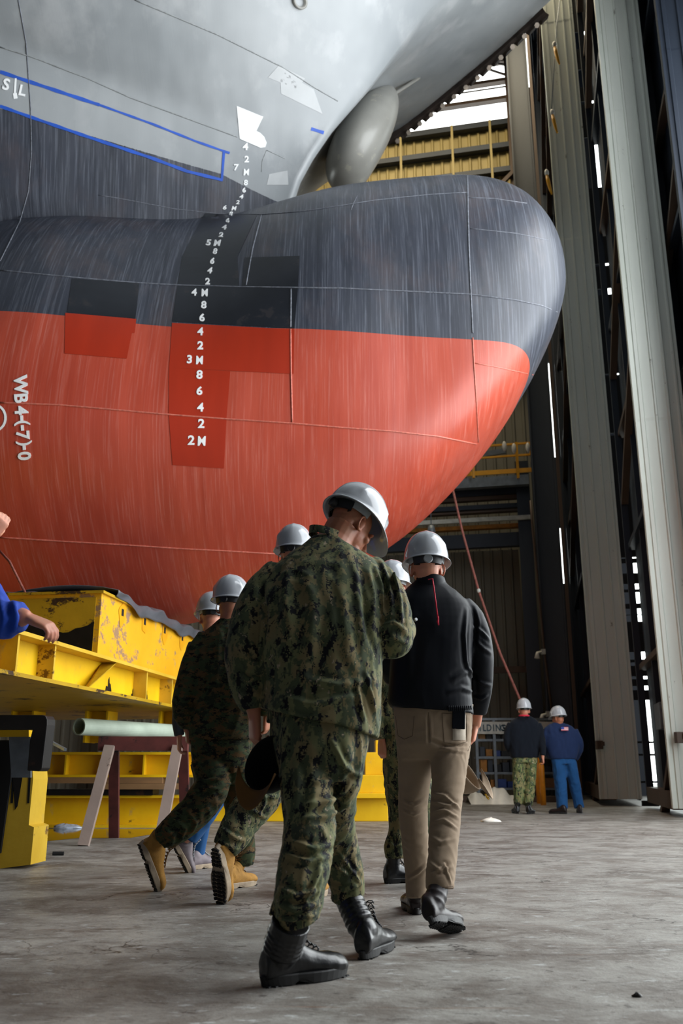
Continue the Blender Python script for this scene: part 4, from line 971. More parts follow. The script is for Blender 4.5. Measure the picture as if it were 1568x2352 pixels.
# ---- head, hands
def head_parts(mb, m, neck_to, s=1., neck_r=.058):
    def P(x, y, z): return m @ Vector((x * s, y * s, z * s))
    r3 = m.to_3x3()
    def el(c, r, rot=None): mb.ell(P(*c), [q_ * s for q_ in r], r3 @ rot if rot else r3, 20, 14)
    el((0, -.018, .035), (.077, .095, .088)); el((0, .018, -.025), (.064, .074, .082)); el((0, .042, -.078), (.046, .048, .036)); el((0, -.045, -.02), (.062, .055, .06))
    mb.tube([P(0, .088, .015), P(0, .102, -.008), P(0, .112, -.030), P(0, .096, -.038)], [.008 * s, .010 * s, .014 * s, .009 * s], 10)
    el((0, .088, -.058), (.023, .012, .010)); el((0, .078, -.09), (.02, .016, .018))
    for sg_ in (-1, 1):
        el((sg_ * .031, .080, .006), (.014, .010, .010)); el((sg_ * .032, .082, .026), (.022, .010, .007)); el((sg_ * .045, .062, -.022), (.022, .02, .018))
        rot = Matrix.Rotation(sg_ * -.35, 3, 'Z'); ring = [P(sg_ * (.083 + .012 * math.cos(a_ + 3.1)), -.012 + .020 * math.cos(a_), -.008 + .033 * math.sin(a_)) for a_ in np.linspace(0, 2 * math.pi, 18)]
        mb.tube(ring, .0052 * s, 8); el((sg_ * .078, -.008, -.010), (.007, .017, .028), rot); el((sg_ * .080, -.002, -.036), (.006, .009, .009))
    nb = P(0, -.035, -.03); mid = (nb + Vector(neck_to)) / 2
    mb.tube([nb, mid, Vector(neck_to)], [neck_r * s, neck_r * s * .98, neck_r * s * 1.15], 18)
def hand_parts(mb, m, side=1, curl=.5, s=1., spread=.06, thumb=.5):
    """m: wrist frame, y along the hand, z out of the back of the hand, thumb on +x * side"""
    def P(x, y, z): return m @ Vector((x * s, y * s, z * s))
    rr = []
    for y, hw, ht in ((-.05, .026, .021), (-.01, .027, .019), (.02, .034, .018), (.05, .041, .016), (.08, .043, .014), (.095, .040, .011)):
        rr.append([P(math.copysign(abs(math.cos(a_)) ** .7, math.cos(a_)) * hw, y, math.copysign(abs(math.sin(a_)) ** .8, math.sin(a_)) * ht) for a_ in np.linspace(0, 2 * math.pi, 20, endpoint=False)])
    mb.rings(rr)
    for i, (bx, L) in enumerate(((.030, .068), (.0105, .076), (-.0095, .070), (-.029, .056))):
        p = Vector((bx * side, .088, 0)); an = 0.; pts = [Vector((bx * side * .9, .07, 0)), p.copy()]; sd = bx * side * spread * 22
        for k_, fr_ in enumerate((.44, .32, .24)):
            an += curl * (1., 1.15, .8)[k_] * (1 + .08 * i); d = Vector((sd * .02 * math.cos(an), math.cos(an), -math.sin(an))); p = p + d * L * fr_; pts.append(p.copy())
        mb.tube([P(*q_) for q_ in pts], [.0088 * s, .0094 * s, .0088 * s, .0080 * s, .0066 * s], 10)
        mb.ell(P(*pts[-1]), (.0068 * s,) * 3, None, 10, 8)
    tp = [Vector((.024 * side, .012, -.004)), Vector((.042 * side, .035, -.010)), Vector((.050 * side, .060, -.016 - .02 * thumb)), Vector((.046 * side, .082, -.022 - .035 * thumb))]
    mb.tube([P(*q_) for q_ in tp], [.015 * s, .0125 * s, .0105 * s, .008 * s], 10); mb.ell(P(*tp[-1]), (.0082 * s,) * 3, None, 10, 8)
# ---- helmet
def helmet(m, parent, s=1., detail=True, visor=.055, cord=None):
    def P(x, y, z): return m @ Vector((x * s, y * s, z * s))
    rows = []; n = 56
    for i in range(19):
        th = (math.pi / 2) * i / 18; row = []
        for j in range(n):
            ph = 2 * math.pi * j / n; c_, s_ = math.cos(ph), math.sin(ph); k = math.cos(th); up = math.sin(th)
            ridge = .006 * math.exp(-(s_ * 0 + c_ * k / .10) ** 2 * 2) * (k > .05) * (1 if s_ > -.9 else .5)
            bumpz = 0
            for bp in (.55, 1.05, 2.09, 2.59, -.6, -2.54): bumpz = max(bumpz, math.exp(-((ph - (bp % (2 * math.pi))) / .10) ** 2) * math.exp(-((th - .42) / .17) ** 2))
            row.append(P(c_ * (.118 * k ** .82 + .009 * bumpz) , s_ * (.143 * k ** .82 + .009 * bumpz), .160 * up ** .95 + ridge + .0))
        rows.append(row)
    rows = rows[::-1]
    def rim(r_, z): return [P(math.cos(ph) * (.118 + r_), math.sin(ph) * (.143 + r_) + (visor * max(0, math.sin(ph)) ** 3 if r_ > .006 else 0), z - .004 * (r_ > .01) - (.016 if r_ > .006 else 0) * max(0, math.sin(ph)) ** 3) for ph in [2 * math.pi * j / n for j in range(n)]]
    rows += [rim(.002, -.004), rim(.010, -.008), rim(.013, -.012), rim(.009, -.014), rim(.0, -.010), rim(-.004, 0.)]
    inner = []
    for i in range(6):
        k = math.cos(math.pi / 2 * i / 6); inner.append([P(math.cos(2 * math.pi * j / n) * .112 * k ** .8, math.sin(2 * math.pi * j / n) * .137 * k ** .8, .152 * math.sin(math.pi / 2 * i / 6)) for j in range(n)])
    o = MB().rings(rows + inner).build('hard_hat', M['helmet_white'], parent, smooth=True)
    if detail:
        mb = MB(); mb.rings([[P(math.cos(a_) * rr_, math.sin(a_) * rr_ * 1.2 - .004, z) for a_ in np.linspace(math.pi * .98, math.pi * 2.02, 40)] for z, rr_ in ((.004, .097), (-.022, .090), (-.024, .086), (.004, .092), (.004, .097))], cap=False)
        mb.build('headband', M['strap_grey'], o, smooth=False)
        mb = MB(); mb.rings([[P(math.cos(a_) * rr_, math.sin(a_) * rr_ * 1.2 - .004, z) for a_ in np.linspace(math.pi * 1.22, math.pi * 1.78, 24)] for z, rr_ in ((-.002, .101), (-.042, .093), (-.043, .088), (-.002, .095), (-.002, .101))], cap=False)
        mb.build('nape_strap', M['strap_black'], o)
        mb = MB(); c0_, c1_ = P(0, -.114, -.024), P(0, -.136, -.026); mb.tube([c0_, c0_.lerp(c1_, .4), c0_.lerp(c1_, .45), c1_], [.021 * s, .021 * s, .024 * s, .021 * s], 22); mb.build('ratchet_knob', M['strap_black' if detail == 1 else 'strap_grey'], o, smooth=False)
    return o
# ---- boots: heel and toe are the points of the sole, up is away from the sole
def boot(parent, heel, toe, up, kind='black', shaft=None, L=None, vox=.0055, name='boot', shaft_r=.050):
    heel, toe = Vector(heel), Vector(toe); y = (toe - heel).normalized(); L = L or (toe - heel).length; m3 = frame(y, up); m = F4(heel, m3); k = L / .31
    def P(x, y_, z): return m @ Vector((x * k, y_ * k, z * k))
    up_m, sole_m, lace_m = {'black': ('black_leather', 'black_rubber_sole', 'strap_black'), 'tan': ('tan_suede', 'tan_sole', 'cap_brown'), 'brown': ('brown_leather', 'black_rubber_sole', 'strap_black'), 'grey': ('grey_leather', 'tan_sole', 'strap_grey')}[kind]
    hi = 1. if kind != 'brown' else .86
    prof = [(0., .030, .10), (.010, .037, .125), (.05, .041, .14), (.09, .042, .138 * hi), (.13, .043, .118 * hi), (.17, .046, .095 * hi), (.21, .052, .082), (.25, .054, .077), (.28, .048, .070), (.298, .034, .060), (.308, .016, .046)]
    rr = []
    for y_, hw, zt_ in prof:
        row = []
        for i in range(24):
            a_ = 2 * math.pi * i / 24; c_, s_ = math.cos(a_), math.sin(a_); zz = .018 + (zt_ - .018) * (.5 + .5 * s_); zc = abs(s_) ** .8
            row.append(P(math.copysign(abs(c_) ** .7, c_) * hw * (1 if s_ < 0 else (1 - .35 * s_)), y_, .018 + (zt_ - .018) * (.5 + .5 * math.copysign(zc, s_))))
        rr.append(row)
    mb = MB().rings(rr); mb.ell(P(0, .055, .09), (.043 * k, .055 * k, .06 * k), m3)
    top = Vector(shaft) if shaft is not None else P(0, .05, .26); a_ = P(0, .055, .07); mid = a_.lerp(top, .45)
    mb.tube([a_, mid, top], [.046 * k, shaft_r * .96 * k, shaft_r * k], 20)
    q_ = (top - a_).normalized(); tn = 5 if kind in ('black', 'tan') else 2
    for i_ in range(tn): c_ = a_.lerp(top, .30 + .6 * i_ / tn); mb.tube([c_ - q_ * .009, c_, c_ + q_ * .009], [shaft_r * .93 * k, shaft_r * (1.03 + .02 * (i_ % 2)) * k, shaft_r * .93 * k], 20)
    me = union(mb, 'boot', vox * 1., 3); b_ = link(name, me, M[up_m], parent, True)
    wrinkle_local(me, .0016 * k, 26)
    # sole: outline with heel block and welt
    out = []
    for i in range(40):
        t_ = i / 40 * 2 * math.pi; yy = .155 - .158 * math.cos(t_); f = (yy + .003) / .316
        hw = .036 * (1 + .38 * math.sin(min(max((f - .35) / .65, 0), 1) * math.pi * .82)) * (1 - max(0, (f - .93) / .07) ** 2 * .3); out.append((math.sin(t_) ** 1 * hw * (1.12 if abs(math.sin(t_)) > .3 else 1.1), yy))
    so = MB(); rws = []
    for z, g in ((.004, .97), (.0, .94)): pass
    def hz(y_, z): return z if y_ < .10 or y_ > .125 else z
    for z, g in ((.000, .95), (.004, 1.0), (.020, 1.03), (.030, 1.05), (.034, 1.02), (.034, .7)):
        rws.append([P(x * g, .155 + (y_ - .155) * g, z if z > .01 or y_ < .085 else z + (.011 if .095 < y_ < .15 else .002 * 0)) for x, y_ in out])
    so.rings(rws); s_o = so.build('sole', M[sole_m], b_, smooth=False)
    tr = MB()
    for i in range(15):
        y_ = .012 + i * .0205
        if .095 < y_ < .13: continue
        f = y_ / .316; hw = .030 * (1 + .38 * math.sin(min(max((f - .35) / .65, 0), 1) * math.pi * .82)) * (.75 if f > .92 or f < .05 else 1)
        for sx_ in (-1, 0, 1): tr.box(P(sx_ * hw * .68, y_, -.0005), (hw * .55 * k, .013 * k, .009 * k), m3 @ Matrix.Rotation(.35 * sx_, 3, 'Z'))
    tr.build('tread', M['dark_tread' if kind in ('tan', 'grey') else sole_m], b_)
    lc = MB(); pz = [(.195, .090), (.177, .099), (.160, .109), (.144, .121), (.130, .134), (.120, .150), (.116, .170), (.114, .19)]
    for i, (y_, z) in enumerate(pz):
        lc.tube([P(-.017, y_ - .004, z - .004), P(-.008, y_ + .003, z + .004), P(.008, y_ + .003, z + .004), P(.017, y_ - .004, z - .004)], .0024 * k, 6)
        if i < len(pz) - 1:
            y2, z2 = pz[i + 1]; lc.tube([P(-.016, y_, z), P(0, (y_ + y2) / 2 + .006, (z + z2) / 2 + .006), P(.016, y2, z2)], .0022 * k, 6); lc.tube([P(.016, y_, z), P(0, (y_ + y2) / 2 + .006, (z + z2) / 2 + .006), P(-.016, y2, z2)], .0022 * k, 6)
    if kind != 'brown': lc.build('laces', M[lace_m], b_, smooth=True)
    return b_
def wrinkle_local(me, amp, fr):
    co = co_of(me); no = no_of(me); d = np.array([amp * noise.noise(Vector((x * fr, y * fr, z * fr * 1.6))) for x, y, z in co]); set_co(me, co + no * d[:, None])
# ---- a person
def person(loc, label, spec):
    g = spec.get; root = empty('person', (loc.x, loc.y, 0)); tag(root, label, 'person', g('group'))
    vb, vc = g('vox_body', .006), g('vox', .008); hm = g('head'); bm_ = MB(); L = g('limbs'); mats = g('mats')
    # body, one continuous surface
    if hm is not None: head_parts(bm_, hm, g('neck'), g('hs', 1.), g('neck_r', .058))
    tr_ = dense(g('torso'), 2); bm_.rings(loft_rings([(r_[0] + (r_[1] - r_[0]) * .12, r_[1] - (r_[1] - r_[0]) * .12, r_[2], r_[3], r_[4] * .78) for r_ in tr_[1:]], .9, 24))
    for nm in ('arm_l', 'arm_r', 'leg_l', 'leg_r'):
        if nm not in L: continue
        if 'arm' in nm: limb(bm_, L[nm] + ([g(nm + '_end')] if g(nm + '_end') else []), .62, 14); continue
        bt = g('boots')[0 if nm == 'leg_l' else 1]; pts = dense(L[nm][:-2], 3); y_ = (Vector(bt['toe']) - Vector(bt['heel'])).normalized(); fr = frame(y_, bt['up'])
        ank = Vector(bt['heel']) + fr @ Vector((0, .055, .08))
        bm_.tube([at(p[0], p[1], p[2]) for p in pts] + [Vector(bt['shaft']), ank], [p[3] * sc(p[1], p[2]) * .55 for p in pts] + [.031, .028], 14)
    if g('pelvis'): bm_.rings(loft_rings([(r_[0] + 8 * (r_[1] - r_[0]) / 100, r_[1] - 8 * (r_[1] - r_[0]) / 100, r_[2], r_[3], r_[4] * .8) for r_ in g('pelvis')], .9, 24))
    for h_ in g('hands', ()): hand_parts(bm_, *h_)
    if g('extra_body'): g('extra_body')(bm_)
    me = union(bm_, 'body', vb, 2); link('body', me, M[mats['skin']], root, True)
    # trousers
    if g('pelvis'):
        tm = MB(); tm.rings(loft_rings(dense(g('pelvis'), 2), .85))
        for nm in ('leg_l', 'leg_r'):
            if nm in L: limb(tm, L[nm], 1., 26)
        if g('extra_legs'): g('extra_legs')(tm)
        me = union(tm, 'trousers', vc, 2); wrinkle(me, g('wr_leg', .006), g('fr_leg', (8, 8, 5)), .65, 2.3, g('folds_leg', ())); tr = link('trousers', me, M[mats['legs']], root, True)
        for f_ in g('trouser_parts', ()): f_(tr)
    jm = MB(); jm.rings(loft_rings(dense(g('torso'), 3), g('te', .8)))
    for nm in ('arm_l', 'arm_r'):
        if nm in L: limb(jm, L[nm], 1., 26)
    if g('extra_top'): g('extra_top')(jm)
    me = union(jm, 'jacket', vc, 2); wrinkle(me, g('wr_top', .006), g('fr_top', (7, 7, 3.5)), .6, g('seed', 5.1), g('folds_top', ())); jk = link('jacket', me, M[mats['top']], root, True)
    for f_ in g('jacket_parts', ()): f_(jk)
    if hm is not None and g('helmet', True): helmet(hm @ Matrix.Translation(g('hoff', Vector((0, -.012, .048)))) @ Matrix.Rotation(g('htilt', 0.), 4, 'X'), root, g('hhs', 1.), g('hd', True))
    for b_ in g('boots', ()): boot(root, **b_)
    return root
def headframe(px, py, Y, fwd, up): return F4(at(px, py, Y), frame(fwd, up))
def handframe(o, fwd, back): return F4(o, frame(fwd, back))
# ------------------------------------------------------------------ the people
G0 = lambda x, y: atz(x, y, 0)
# 1: the large man in green digital camouflage, nearest, head bent over something in his hands
T1 = [(716, 780, 1236, 3.74, .075), (690, 808, 1258, 3.73, .10), (655, 850, 1282, 3.72, .13), (618, 880, 1318, 3.70, .16), (594, 886, 1370, 3.67, .185), (585, 882, 1440, 3.64, .20), (590, 878, 1520, 3.62, .20), (598, 876, 1580, 3.60, .195), (602, 876, 1625, 3.58, .195, 12), (600, 868, 1662, 3.57, .195, 34)]
la1 = [(642, 1318, 3.70, 40), (604, 1362, 3.66, 45), (578, 1425, 3.62, 49), (560, 1495, 3.58, 46), (562, 1555, 3.56, 42), (576, 1600, 3.56, 37), (582, 1628, 3.56, 28)]
ra1 = [(846, 1310, 3.74, 40), (880, 1352, 3.68, 42), (902, 1410, 3.62, 43), (897, 1468, 3.62, 48), (916, 1448, 3.80, 38), (922, 1438, 3.93, 30)]
P1_ = [(618, 866, 1630, 3.58, .17), (626, 850, 1690, 3.56, .18), (636, 838, 1750, 3.54, .17), (650, 828, 1800, 3.53, .12)]
ll1 = [(700, 1740, 3.48, 60), (706, 1830, 3.42, 60), (712, 1900, 3.37, 60), (702, 1970, 3.33, 60), (690, 2040, 3.28, 58), (684, 2090, 3.25, 54), (690, 2122, 3.25, 44)]
rl1 = [(772, 1740, 3.58, 62), (768, 1820, 3.64, 54), (768, 1890, 3.72, 48), (778, 1950, 3.80, 46), (792, 2005, 3.84, 44), (798, 2045, 3.86, 40), (792, 2074, 3.87, 37)]
hm1 = headframe(806, 1213, 3.80, (.60, .52, -.60), (.48, .42, .80))
f1 = [([(875, 1290), (893, 1340), (900, 1390)], .010, .012), ([(862, 1300), (876, 1350), (880, 1420)], .010, .012), ([(848, 1310), (858, 1370), (856, 1430)], .010, .010), ([(908, 1330), (918, 1380), (922, 1430)], .010, .012),
      ([(830, 1300), (838, 1380), (845, 1450), (860, 1500)], .014, -.014), ([(600, 1340), (610, 1420), (600, 1500), (604, 1580)], .013, -.014), ([(660, 1290), (655, 1380), (665, 1480)], .02, .008),
      ([(700, 1560), (780, 1575), (860, 1560)], .014, .012), ([(640, 1600), (720, 1620), (820, 1595)], .014, .010), ([(840, 1540), (850, 1590), (862, 1640)], .010, .012), ([(820, 1560), (828, 1620), (838, 1660)], .010, .012),
      ([(540, 1540), (570, 1560), (598, 1555)], .010, .012), ([(538, 1580), (570, 1596), (602, 1590)], .009, .012), ([(545, 1480), (575, 1520), (600, 1525)], .010, .010), ([(700, 1300), (720, 1400), (715, 1520)], .022, .007), ([(780, 1290), (790, 1400), (800, 1500), (830, 1560)], .02, .008),
      ([(870, 1440), (905, 1430), (935, 1450)], .010, .012), ([(868, 1470), (900, 1462), (935, 1478)], .010, .012), ([(640, 1640), (660, 1670), (650, 1690)], .012, .010)]
fl1 = [([(760, 1700), (790, 1760), (830, 1785)], .010, .014), ([(720, 1800), (780, 1790), (820, 1760)], .010, .012), ([(700, 1850), (760, 1840), (810, 1800)], .010, .013), ([(700, 1880), (750, 1875), (800, 1850)], .010, .013),
       ([(660, 1930), (720, 1950), (770, 1940)], .010, .013), ([(650, 1960), (710, 1980), (765, 1965)], .009, .012), ([(735, 1990), (720, 2040), (700, 2070)], .008, .013), ([(640, 2040), (680, 2060), (735, 2045)], .009, .014), ([(640, 2075), (680, 2092), (735, 2075)], .009, .014),
       ([(630, 2105), (670, 2112), (730, 2100)], .008, .014), ([(760, 1980), (800, 2010), (825, 2000)], .009, .014), ([(755, 2030), (790, 2045), (830, 2030)], .009, .014), ([(770, 1950), (800, 1990), (830, 2030)], .008, .012), ([(650, 1700), (655, 1800), (665, 1880)], .016, .010), ([(690, 1710), (700, 1800), (690, 1880)], .018, -.010)]
def xl1(mb):
    mb.ell(at(800, 1790, 3.52), (.05, .10, .115), Matrix.Rotation(R(14), 3, 'Y')); mb.tube([at(650, 2080, 3.26), at(632, 2090, 3.27), at(616, 2104, 3.27)], [.040, .026, .006], 10)
def jp1(jk):
    mb = MB(); rr = []
    for z_, w_ in ((0, 1.0), (.035, .97)):
        rr.append([at(750, 1238, 3.74) + Vector((math.cos(a_) * .078 * w_, math.sin(a_) * .085 * w_, z_ - .02 * math.cos(a_) + .0)) for a_ in np.linspace(0, 2 * math.pi, 36, endpoint=False)])
    rr.append([p * 1. + Vector((0, 0, -.004)) for p in rr[1]]); rr[2] = [(p - at(750, 1238, 3.74)) * .94 + at(750, 1238, 3.74) for p in rr[2]]
    mb.rings(rr, cap=False).build('collar', M['camo_green'], jk, smooth=True)
    mb = MB(); c = at(912, 1345, 3.62); mb.box(c + Vector((-.004, 0, 0)), (.012, .085, .10), Matrix.Rotation(R(-14), 3, 'Y')); mb.build('sleeve_pocket', M['camo_green'], jk, bevel=.004)
h1 = G0(603, 2268); t1 = h1 + (G0(796, 2238) - h1).normalized() * .325
h1b = G0(832, 2206); h1b = Vector((h1b.x, h1b.y - .0, .0))
lw1 = at(585, 1640, 3.56); rw1 = at(926, 1432, 3.98)
person(Vector((-.02, 3.55)), 'large person in green digital camouflage, head bowed, nearest of the walkers', dict(
    torso=T1, pelvis=P1_, limbs=dict(arm_l=la1, arm_r=ra1, leg_l=ll1, leg_r=rl1), arm_l_end=(584, 1650, 3.56, 22), leg_l_end=(672, 2190, 3.22, 46), leg_r_end=(808, 2130, 3.80, 40),
    head=hm1, neck=at(757, 1262, 3.74), neck_r=.072, hs=1.04, mats=dict(skin='skin_tan', top='camo_green', legs='camo_green'), vox=.0065, vox_body=.0042,
    hands=[(handframe(lw1, (.02, .05, -1), (-.9, -.45, 0)), 1, .75, 1.05), (handframe(rw1, (-.35, .9, .2), (.2, -.1, .9)), 1, .7, 1.0)],
    folds_top=f1, folds_leg=fl1, extra_legs=xl1, jacket_parts=[jp1], wr_top=.0075, wr_leg=.009, fr_top=(7, 7, 3), fr_leg=(8, 8, 5), hhs=1.05, hd=1, hoff=Vector((0, -.010, .052)), htilt=.06,
    boots=[dict(heel=h1, toe=t1, up=(0, 0, 1), kind='black', shaft=at(668, 2118, 3.25), L=.335, vox=.004, shaft_r=.062), dict(heel=h1b, toe=h1b + Vector((.115, .29, .0)), up=(-.05, 0, 1), kind='black', shaft=at(798, 2058, 3.86), L=.31, vox=.004, shaft_r=.056)]))
# cap hanging from his left hand
def ballcap(name, c, m3, s, crown_m, bill_m, label, embroider=False):
    r = empty(name, c); tag(r, label, 'cap'); m = F4(c, m3)
    def P(x, y, z): return m @ Vector((x * s, y * s, z * s))
    rows = [[P(math.cos(a_) * .085 * math.cos(th) ** .8, math.sin(a_) * .10 * math.cos(th) ** .8, .11 * math.sin(th)) for a_ in np.linspace(0, 2 * math.pi, 32, endpoint=False)] for th in np.linspace(0, 1.5, 12)]
    o = MB().rings(rows, cap=False).build('crown', M[crown_m], r, smooth=True, fix=False); md = o.modifiers.new('t', 'SOLIDIFY'); md.thickness = .003; md.offset = -1
    mb = MB(); mb.tube([P(0, 0, .108), P(0, 0, .115)], [.008, .005], 10); mb.build('top_button', M[crown_m], r)
    G = []
    for i in range(15):
        a_ = R(25) + R(130) * i / 14; row = []
        for j in range(8):
            k = j / 7; e = math.sin(math.pi * i / 14) ** .5; row.append(P(math.cos(a_) * (.086 + .0 * k), math.sin(a_) * .10 + .072 * k * e, -.004 - .030 * (math.cos(a_) ** 2) * 1.2 - .010 * k))
        G.append(row)
    o = MB().grid(G).build('bill', M[bill_m], r, smooth=True, fix=False); md = o.modifiers.new('t', 'SOLIDIFY'); md.thickness = .003
    if embroider:
        for sg_ in (-1, 1):
            mb = MB(); mb.tube([P(sg_ * (.015 + .010 * q_ + .004 * math.sin(q_ * 7)), .155 - .006 * q_ * q_ * .35, .001 - .012 * (q_ / 4) ** 2 - .004) for q_ in np.linspace(0, 4, 14)], [.003 + .0025 * abs(math.sin(q_ * 5)) for q_ in np.linspace(0, 4, 14)], 6); mb.build('gold_braid', M['gold_thread'], o)
    return r
ballcap('ball_cap', at(612, 1752, 3.46), frame((-.30, -.25, -.92), (.50, .84, .1)), 1.08, 'cap_black', 'cap_brown', 'black and brown ball cap hanging from the hand of the large camouflaged person')
m = MB(); m.tube([at(583, 1690, 3.50), at(566, 1740, 3.48), at(552, 1796, 3.47), at(575, 1822, 3.46), at(612, 1850, 3.46), at(640, 1835, 3.48)], [.012, .018, .014, .012, .006, .004], 8)
pen = empty('pen', at(948, 1425, 3.9)); tag(pen, 'short dark pen tip poking past the sleeve towards the navy jacket', 'pen')
m = MB(); m.tube([at(932, 1432, 3.92), at(954, 1423, 3.86)], .006, 10); m.build('barrel', M['navy_shell'], pen); m = MB(); m.tube([at(953, 1423.5, 3.862), at(956, 1422, 3.855)], .007, 10); m.build('cap_end', M['strap_grey'], pen)

# 2: the man in the dark jacket and khaki trousers
T2 = [(958, 1018, 1330, 4.60, .055), (940, 1030, 1346, 4.60, .075), (920, 1056, 1366, 4.58, .10), (908, 1078, 1392, 4.57, .125), (903, 1086, 1440, 4.55, .14), (898, 1084, 1500, 4.54, .145), (892, 1082, 1570, 4.53, .15), (890, 1084, 1612, 4.53, .15, 2), (898, 1086, 1634, 4.53, .145, 8)]
ra2 = [(1058, 1388, 4.57, 24), (1082, 1420, 4.57, 30), (1098, 1480, 4.58, 33), (1104, 1540, 4.62, 29), (1102, 1590, 4.67, 26), (1096, 1636, 4.72, 21)]
la2 = [(930, 1392, 4.57, 24), (912, 1430, 4.60, 28), (903, 1490, 4.62, 30), (903, 1550, 4.72, 26), (915, 1560, 4.88, 20)]
P2_ = [(902, 1086, 1618, 4.53, .125), (906, 1084, 1660, 4.53, .13), (910, 1080, 1710, 4.53, .13), (920, 1076, 1745, 4.54, .10)]
ll2 = [(954, 1715, 4.55, 44), (952, 1780, 4.60, 38), (948, 1850, 4.64, 34), (952, 1920, 4.68, 32), (957, 1985, 4.72, 29), (958, 2035, 4.74, 27), (959, 2062, 4.74, 27)]
rl2 = [(1032, 1715, 4.50, 47), (1030, 1780, 4.44, 40), (1024, 1850, 4.38, 36), (1020, 1910, 4.33, 35), (1015, 1970, 4.27, 34), (1010, 2020, 4.22, 34), (1010, 2042, 4.21, 33)]
f2 = [([(1072, 1400), (1066, 1460), (1070, 1520), (1085, 1560), (1088, 1610)], .010, .012), ([(1040, 1560), (1065, 1545), (1088, 1540)], .012, .010), ([(1030, 1590), (1060, 1580), (1090, 1590)], .010, .009), ([(1085, 1440), (1105, 1450), (1125, 1470)], .009, .010),
      ([(1090, 1470), (1110, 1490), (1128, 1500)], .009, .009), ([(1090, 1560), (1108, 1570), (1126, 1575)], .008, .009), ([(1085, 1395), (1092, 1430), (1090, 1480)], .009, -.010), ([(1090, 1600), (1105, 1605), (1118, 1598)], .008, .010), ([(950, 1400), (940, 1480), (935, 1560)], .02, .006)]
fl2 = [([(985, 1700), (1020, 1712), (1075, 1712)], .007, -.010), ([(985, 1715), (1030, 1722), (1070, 1728)], .006, .006), ([(982, 1640), (984, 1680), (984, 1712)], .006, -.005), ([(985, 1820), (1020, 1828), (1058, 1860)], .007, .009), ([(988, 1840), (1020, 1850), (1058, 1848)], .007, .008),
       ([(985, 1870), (1020, 1860), (1055, 1880)], .007, .008), ([(988, 1890), (1018, 1882), (1052, 1905)], .007, .007), ([(925, 1840), (950, 1850), (980, 1835)], .007, .009), ([(925, 1862), (950, 1872), (982, 1855)], .007, .008), ([(985, 1980), (1010, 2000), (1040, 1990)], .007, .008), ([(990, 2010), (1020, 1985), (1036, 2030)], .006, .010), ([(935, 2020), (960, 2005), (980, 1985)], .007, .010), ([(985, 1920), (1012, 1935), (1048, 1925)], .008, .006)]
hm2 = headframe(979, 1308, 4.62, (.02, .99, -.10), (0, .1, 1))
def tp2(tr):
    # back pockets with stitching, seam lines and the bulging phone pocket
    b = BVHTree.FromPolygons([Vector(v_.co) + Vector((tr.parent.location.x, tr.parent.location.y, 0)) for v_ in tr.data.vertices], [tuple(p.vertices) for p in tr.data.polygons])
    def line(pts, nm='stitching', r_=.0016, mt_='khaki_seam'):
        P = []
        for (x0, y0), (x1, y1) in zip(pts, pts[1:]):
            n = 6
            for i in range(n + 1):
                l_, n_, _, _ = b.ray_cast(CAMP, ray(x0 + (x1 - x0) * i / n, y0 + (y1 - y0) * i / n).normalized())
                if l_ is not None and (not P or (l_ - P[-1]).length > .001): P.append(l_)
        if len(P) > 1: MB().tube(P, r_, 6).build(nm, M[mt_], tr)
    line([(908, 1645), (914, 1690), (928, 1698), (947, 1690), (951, 1644)]); line([(984, 1636), (986, 1680), (988, 1705)]); line([(1015, 1638), (1020, 1705), (1050, 1711), (1072, 1703), (1070, 1642), (1015, 1638)])
    line([(1083, 1640), (1085, 1700), (1074, 1725)]); line([(1010, 2038), (1040, 2036)], 'hem_stitch')
    G = []
    for j in range(9):
        row = []
        for i in range(7):
            x, y = 1039 + 30 * i / 6, 1641 + 59 * j / 8; l_, n_, _, _ = b.ray_cast(CAMP, ray(x, y).normalized())
            row.append((l_ if l_ else at(x, y, 4.38)) + Vector((0, -.012 * (1 if 0 < i < 6 and 0 < j < 8 else .2), 0)))
        G.append(row)
    MB().grid(G).build('phone_pocket', M['khaki_light'], tr, smooth=True, fix=False)
def jp2(jk):
    mb = MB(); c = at(988, 1340, 4.60); rr = []
    for z_, w_ in ((-.045, 1.12), (.0, .98), (.022, .92), (.026, .86), (.0, .84)): rr.append([c + Vector((math.cos(a_) * .083 * w_, math.sin(a_) * .078 * w_, z_ - .012 * math.sin(a_))) for a_ in np.linspace(0, 2 * math.pi, 40, endpoint=False)])
    mb.rings(rr, cap=False).build('collar', M['navy_shell'], jk, smooth=True)
    mb = MB(); rr = []
    for x0, x1, y in ((1030, 1087, 1622), (1032, 1086, 1634)): pass
    for i in range(12):
        x = 1030 + i * 4.6; mb.tube([at(x, 1621, 4.385), at(x + 1, 1634 - i * .35, 4.385)], .004, 6)
    mb.build('gathered_hem', M['navy_shell'], jk, smooth=True)
rw2 = at(1092, 1660, 4.76)
